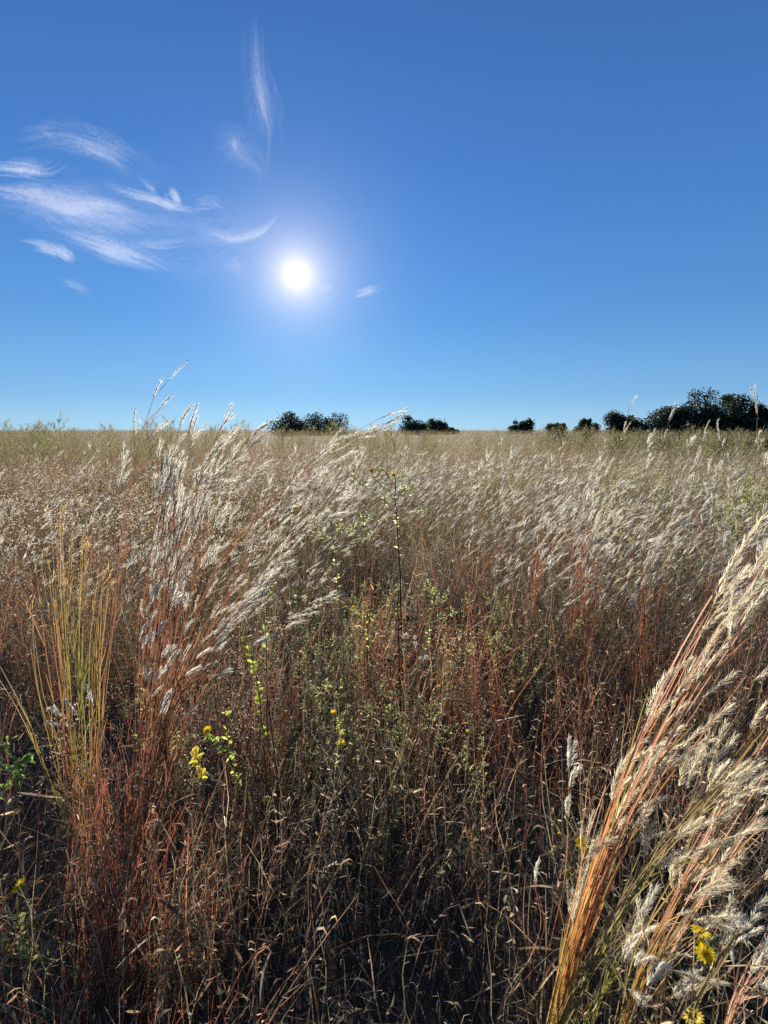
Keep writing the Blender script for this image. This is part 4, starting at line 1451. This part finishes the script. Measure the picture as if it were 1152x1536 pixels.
scatter('dots', 'dry_weed', 'brown branching weed dotted with pale seed cups at the left of the meadow', 'seed-dotted dry weeds at the left of the meadow',
        pick(190, -20, 345, 2.6, 9, .9) + pick(40, 330, 460, 4.0, 9, 1), .82, 1.15)
scatter('olive', 'tall_weed', 'tall olive weed with a fine branching top along the left horizon', 'tall olive weeds along the left horizon',
        fade(pick(135, 0, 1, 8, 22, 1.2), -60, 680, 1.6), 1.18, 1.60)
scatter('green', 'leafy_weed', 'thin yellow-green weed among the tangled brown growth of the foreground', 'thin green weeds in the brown foreground',
        pick(26, 350, 700, 1.5, 3.2, .6) + pick(7, 700, 900, 1.4, 2.6, .6) + pick(5, 20, 330, 1.3, 2.2, .6), .42, .74)
scatter('dots', 'dry_weed', 'low brown weed with pale seed cups in the middle of the foreground', 'low seed-dotted weeds of the foreground',
        pick(26, 330, 900, 1.1, 3.0, .6) + pick(10, 0, 330, 1.2, 2.2, .6), .42, .72)
scatter('green', 'leafy_weed', 'leafy yellow-green weed growing among the silver grass toward the right', 'leafy weeds among the silver grass at the right',
        pick(46, 880, 1160, 3.0, 9, 1) + pick(10, 700, 900, 5, 9, 1), .85, 1.15)
scatter('olive', 'tall_weed', 'olive weed in the green belt in front of the trees on the right', 'olive weeds in front of the right-hand trees',
        fade(pick(105, 0, 1, 9, 26, 1.2), 1200, 500, 1.5), 1.10, 1.45)


# ------------------------------------------------------------------ trees and shrubs on the horizon
def tree(name, label, cat, px0, px1, ptop, Y, col, group=None, n=4200, lobes=9, base=.0, leaf=.26):
    a, b_ = at(px0, 645, Y), at(px1, 645, Y)
    cx, w = (a[0] + b_[0]) / 2, abs(b_[0] - a[0]) / 2
    H = at((px0 + px1) / 2, ptop, Y)[2]
    gz = float(hz(cx, Y))
    H -= gz
    root = empty(name, (cx, Y, gz), label, cat, group)
    o = np.array([cx, Y, gz])
    tr = Bag()
    hb = H * base
    tr.tube(smooth_path([o, o + [.05 * w, 0, H * .35], o + [-.05 * w, 0, H * .75]], 8), np.linspace(.045 * H, .012 * H, 8), A((.05, .04, .03)), 7)
    cen, rad = [], []
    for i in range(lobes):
        th = R.random() * 2 * pi
        rr = R.random() ** .5 * .78
        z = .26 + .62 * R.random()
        env = 1 - .45 * max(0, z - .45)
        c = o + np.array([math.cos(th) * rr * w * env, math.sin(th) * rr * w * env, hb + z * (H - hb)])
        r = (.16 + .32 * R.random() ** 1.3) * min(w, H * .85)
        r = min(r, gz + H * .985 - c[2]) if c[2] + r > gz + H else r
        cen.append(c)
        rad.append(max(r, .12 * H))
        tr.tube(smooth_path([o + [0, 0, H * (.15 + .3 * R.random())], (o + c) / 2 + [0, 0, H * .15], c], 6), np.linspace(.018 * H, .005 * H, 6), A((.05, .04, .03)), 5)
    c0 = o + np.array([0, 0, hb + .35 * (H - hb)])
    cen += [c0, c0 + [-.58 * w, 0, -.1 * H], c0 + [.58 * w, 0, -.12 * H], c0 + [-.25 * w, 0, -.15 * H], c0 + [.25 * w, 0, -.15 * H]]
    rad += [.50 * min(w, H), .44 * min(w, H), .44 * min(w, H), .46 * min(w, H), .46 * min(w, H)]
    cen, rad = np.array(cen), np.array(rad)
    fo = Bag()
    pk = R.choice(len(cen), n, p=rad ** 2 / (rad ** 2).sum())
    dr = unit(R.normal(size=(n, 3)))
    rr = R.random(n) ** .45
    rr = np.where(R.random(n) < .16, rr * (1.1 + .3 * R.random(n)), rr)
    p = cen[pk] + dr * (rad[pk] * rr)[:, None] * np.array([1.08, 1, .92])
    p[:, 2] = np.maximum(p[:, 2], gz + .15)
    L = leaf * (.6 + .8 * R.random(n))
    shade = (.75 + .5 * R.random(len(cen)))[pk]
    leaves(fo, p, unit(R.normal(size=(n, 3)) + [0, 0, .2]), L, L * .34, jit(col, n, .25) * shade[:, None], 4, .2)
    tr.build('trunk', M_BARK, root, o)
    fo.build('crown', M_TREE, root, o)


G1, G2, G3 = A((.045, .060, .026)), A((.035, .050, .022)), A((.14, .16, .05))
TREES = [
    ('shrub', 'rounded dark shrub on the horizon right of the sun, left one of the close pair', 'shrub', 403, 472, 616, 95, G1),
    ('shrub', 'dark shrub sloping down to the right, joined to the rounded one right of the sun', 'shrub', 450, 530, 617, 98, G1),
    ('shrub', 'dark shrub left half of the clump at the middle of the horizon', 'shrub', 598, 645, 622, 100, G2),
    ('shrub', 'lighter dark shrub right half of the clump at the middle of the horizon', 'shrub', 634, 676, 627, 104, G1 * 1.2),
    ('shrub', 'low dark bush trailing off right of the clump at the middle of the horizon', 'shrub', 660, 692, 641, 104, G1),
    ('shrub', 'small round dark shrub standing alone between the middle clump and the right-hand trees', 'shrub', 762, 799, 627, 100, G2),
    ('shrub', 'pale green bush, lightest on the skyline, right of the lone round shrub', 'shrub', 822, 850, 634, 70, G3),
    ('shrub', 'small loose dark green shrub between the pale bush and the line of trees', 'shrub', 862, 900, 627, 85, G1 * 1.5),
    ('tree', 'twiggy dark tree at the left end of the right-hand tree line', 'tree', 908, 966, 615, 85, G1),
    ('tree', 'low domed dark tree just left of the tallest tree', 'tree', 958, 1044, 607, 82, G2),
    ('tree', 'tallest dark tree on the right, broad crown rising highest on the skyline', 'tree', 1012, 1098, 581, 80, G2),
    ('tree', 'broad dark tree joined to the right side of the tallest tree', 'tree', 1062, 1138, 588, 82, G2),
    ('tree', 'dark tree at the right edge of the skyline', 'tree', 1116, 1175, 604, 78, G1),
]
for nm, lab, cat, a, b, top, Y, col in TREES:
    tree(nm, lab, cat, a, b, top, Y, col, n=8500 if nm == 'tree' else 5000, lobes=12 if nm == 'tree' else 8)
bl = [(930, 22), (1000, 20), (1045, 24), (1085, 19), (1125, 21), (1150, 18), (880, 30), (960, 28), (1105, 30), (845, 32), (1020, 34)]
for i, (px, Y) in enumerate(bl):
    wd = 22 + 14 * R.random()
    tree('bush', 'low olive bush in the green belt below the right-hand trees', 'bush', px - wd, px + wd, 636 + 6 * R.random(), Y, A((.15, .16, .055)), 'low olive bushes below the right-hand trees', n=2600, lobes=7, leaf=.055)


# ------------------------------------------------------------------ cirrus
def cirrus(label, wisps, alt=1800.0):
    """each wisp: (picked centre line, width in picked pixels, density, fibres); built as fibres of ice at that height"""
    b = Bag()
    fl, de = [], []
    for pts, wpx, dens, nf in wisps:
        nf = int(nf * 1.7)
        dens = dens * .43
        for f in range(nf):
            k = 22
            c = np.array(pts, float)
            c2 = smooth_path(np.c_[c, np.zeros(len(c))], k)[:, :2]
            t = np.linspace(0, 1, k)
            tan = unit(np.gradient(c2, axis=0))
            nor = np.c_[-tan[:, 1], tan[:, 0]]
            off = R.normal() * wpx * .42
            wob = (np.sin(t * (3 + 5 * R.random()) + R.random() * 6) * .12 + np.sin(t * (9 + 6 * R.random()) + R.random() * 6) * .05) * wpx
            i0, i1 = (R.random() * .35, 1 - R.random() * .35) if f else (0, 1)
            tt = i0 + (i1 - i0) * t
            ctr = np.c_[np.interp(tt, t, c2[:, 0]), np.interp(tt, t, c2[:, 1])] + nor * (off + wob)[:, None]
            w = wpx * (.18 + .75 * R.random() ** 2) * np.sin(pi * np.clip(t, .02, .98)) ** .7
            z = alt + f * 6.0
            rows = []
            m = 7
            for v in np.linspace(-1, 1, m):
                rows.append([on_plane(*(ctr[i] + nor[i] * w[i] * v), z) for i in range(k)])
            V = np.array(rows)
            n0 = b.n
            ii = np.arange(m - 1)[:, None] * k
            jj = np.arange(k - 1)[None]
            Q = np.stack([ii + jj, ii + jj + 1, ii + k + jj + 1, ii + k + jj], -1).reshape(-1, 4)
            b.quads(V.reshape(-1, 3), np.ones((m * k, 3)), Q)
            ln = np.linalg.norm(c2[-1] - c2[0]) / max(wpx, 8)
            u, v = np.meshgrid(tt * ln, np.linspace(-1, 1, m))
            fl.append(np.stack([u, v * 1.3, np.full_like(u, R.random() * 40)], -1).reshape(-1, 3))
            endf = np.sin(pi * np.clip(t, 0, 1)) ** .8
            de.append((dens * endf[None] * (1 - np.linspace(-1, 1, m)[:, None] ** 2) ** 1.3).ravel())
    o = b.build('cirrus_cloud', M_CLOUD)
    me = o.data
    a = me.attributes.new('flow', 'FLOAT_VECTOR', 'POINT')
    a.data.foreach_set('vector', np.concatenate(fl).astype(np.float32).ravel())
    a = me.attributes.new('dens', 'FLOAT', 'POINT')
    a.data.foreach_set('value', np.concatenate(de).astype(np.float32))
    me.polygons.foreach_set('use_smooth', np.ones(len(me.polygons), bool))
    tag(o, label, 'cloud')


cirrus('thin vertical streak of cirrus high above the sun', [
    ([(386, 5), (387, 90), (396, 150), (404, 205), (400, 290)], 10, .50, 5), ([(386, 20), (392, 100), (402, 180), (398, 250)], 22, .22, 5), ([(322, 235), (345, 205), (356, 225), (385, 250), (392, 280)], 24, .22, 6), ([(345, 200), (352, 215), (358, 232)], 8, .7, 3)])
cirrus('arched faint cirrus wisp, topmost of those at the left', [([(20, 212), (80, 200), (130, 213), (175, 232), (210, 262)], 15, .55, 6), ([(20, 205), (70, 202), (110, 208)], 18, .4, 4)])
cirrus('short bright cirrus wisp at the left edge of the sky', [([(-40, 256), (0, 252), (40, 254), (75, 260), (102, 243)], 11, .95, 6), ([(-30, 246), (40, 250), (100, 252)], 18, .35, 4)])
cirrus('long bright cirrus band running from the left edge towards the sun', [([(-50, 282), (0, 290), (50, 296), (100, 312), (150, 310), (200, 326), (262, 356)], 17, .80, 8), ([(-20, 300), (60, 300), (140, 322), (230, 348)], 34, .42, 8), ([(60, 285), (120, 300), (190, 318), (230, 330)], 10, .7, 4)])
cirrus('curling bright cirrus wisp just left above the sun', [([(140, 272), (190, 288), (235, 300), (270, 312), (320, 322)], 11, .85, 7), ([(252, 280), (262, 296), (278, 314)], 11, 1.2, 5), ([(285, 322), (300, 308), (322, 308), (340, 318)], 9, .8, 4), ([(205, 262), (225, 285), (240, 296)], 10, .7, 3)])
cirrus('hooked cirrus wisp whose tail curves up toward the sun', [([(280, 328), (315, 346), (350, 358), (385, 350), (405, 335), (422, 312)], 9, .8, 6), ([(270, 320), (330, 345), (400, 340)], 24, .28, 5), ([(322, 405), (350, 388), (380, 396)], 18, .35, 4)])
cirrus('low slanting cirrus wisp, longest of the lowest ones at the left', [([(62, 340), (110, 358), (165, 376), (215, 390), (272, 420)], 12, .85, 8), ([(110, 368), (180, 384), (268, 412)], 24, .36, 5), ([(180, 364), (235, 369), (290, 364)], 7, .7, 4)])
cirrus('small cirrus wisp under the long band at the left', [([(15, 362), (55, 368), (95, 380), (125, 405)], 12, .75, 6), ([(80, 366), (98, 382), (115, 394)], 8, 1.2, 4), ([(85, 420), (110, 430), (140, 446)], 8, .5, 3)])
cirrus('broad faint veil of cirrus reaching from the bright band towards the sun', [([(60, 300), (160, 325), (260, 340), (350, 360), (400, 380)], 70, .15, 7), ([(-30, 275), (80, 285), (200, 310), (300, 330)], 60, .15, 6), ([(20, 330), (120, 350), (220, 375), (320, 395)], 56, .13, 6)], 1900.0)
cirrus('tiny cirrus streak just below the sun to its right', [([(478, 443), (490, 436), (502, 428)], 6, .6, 3), ([(525, 446), (550, 438), (578, 428)], 7, .9, 5)])
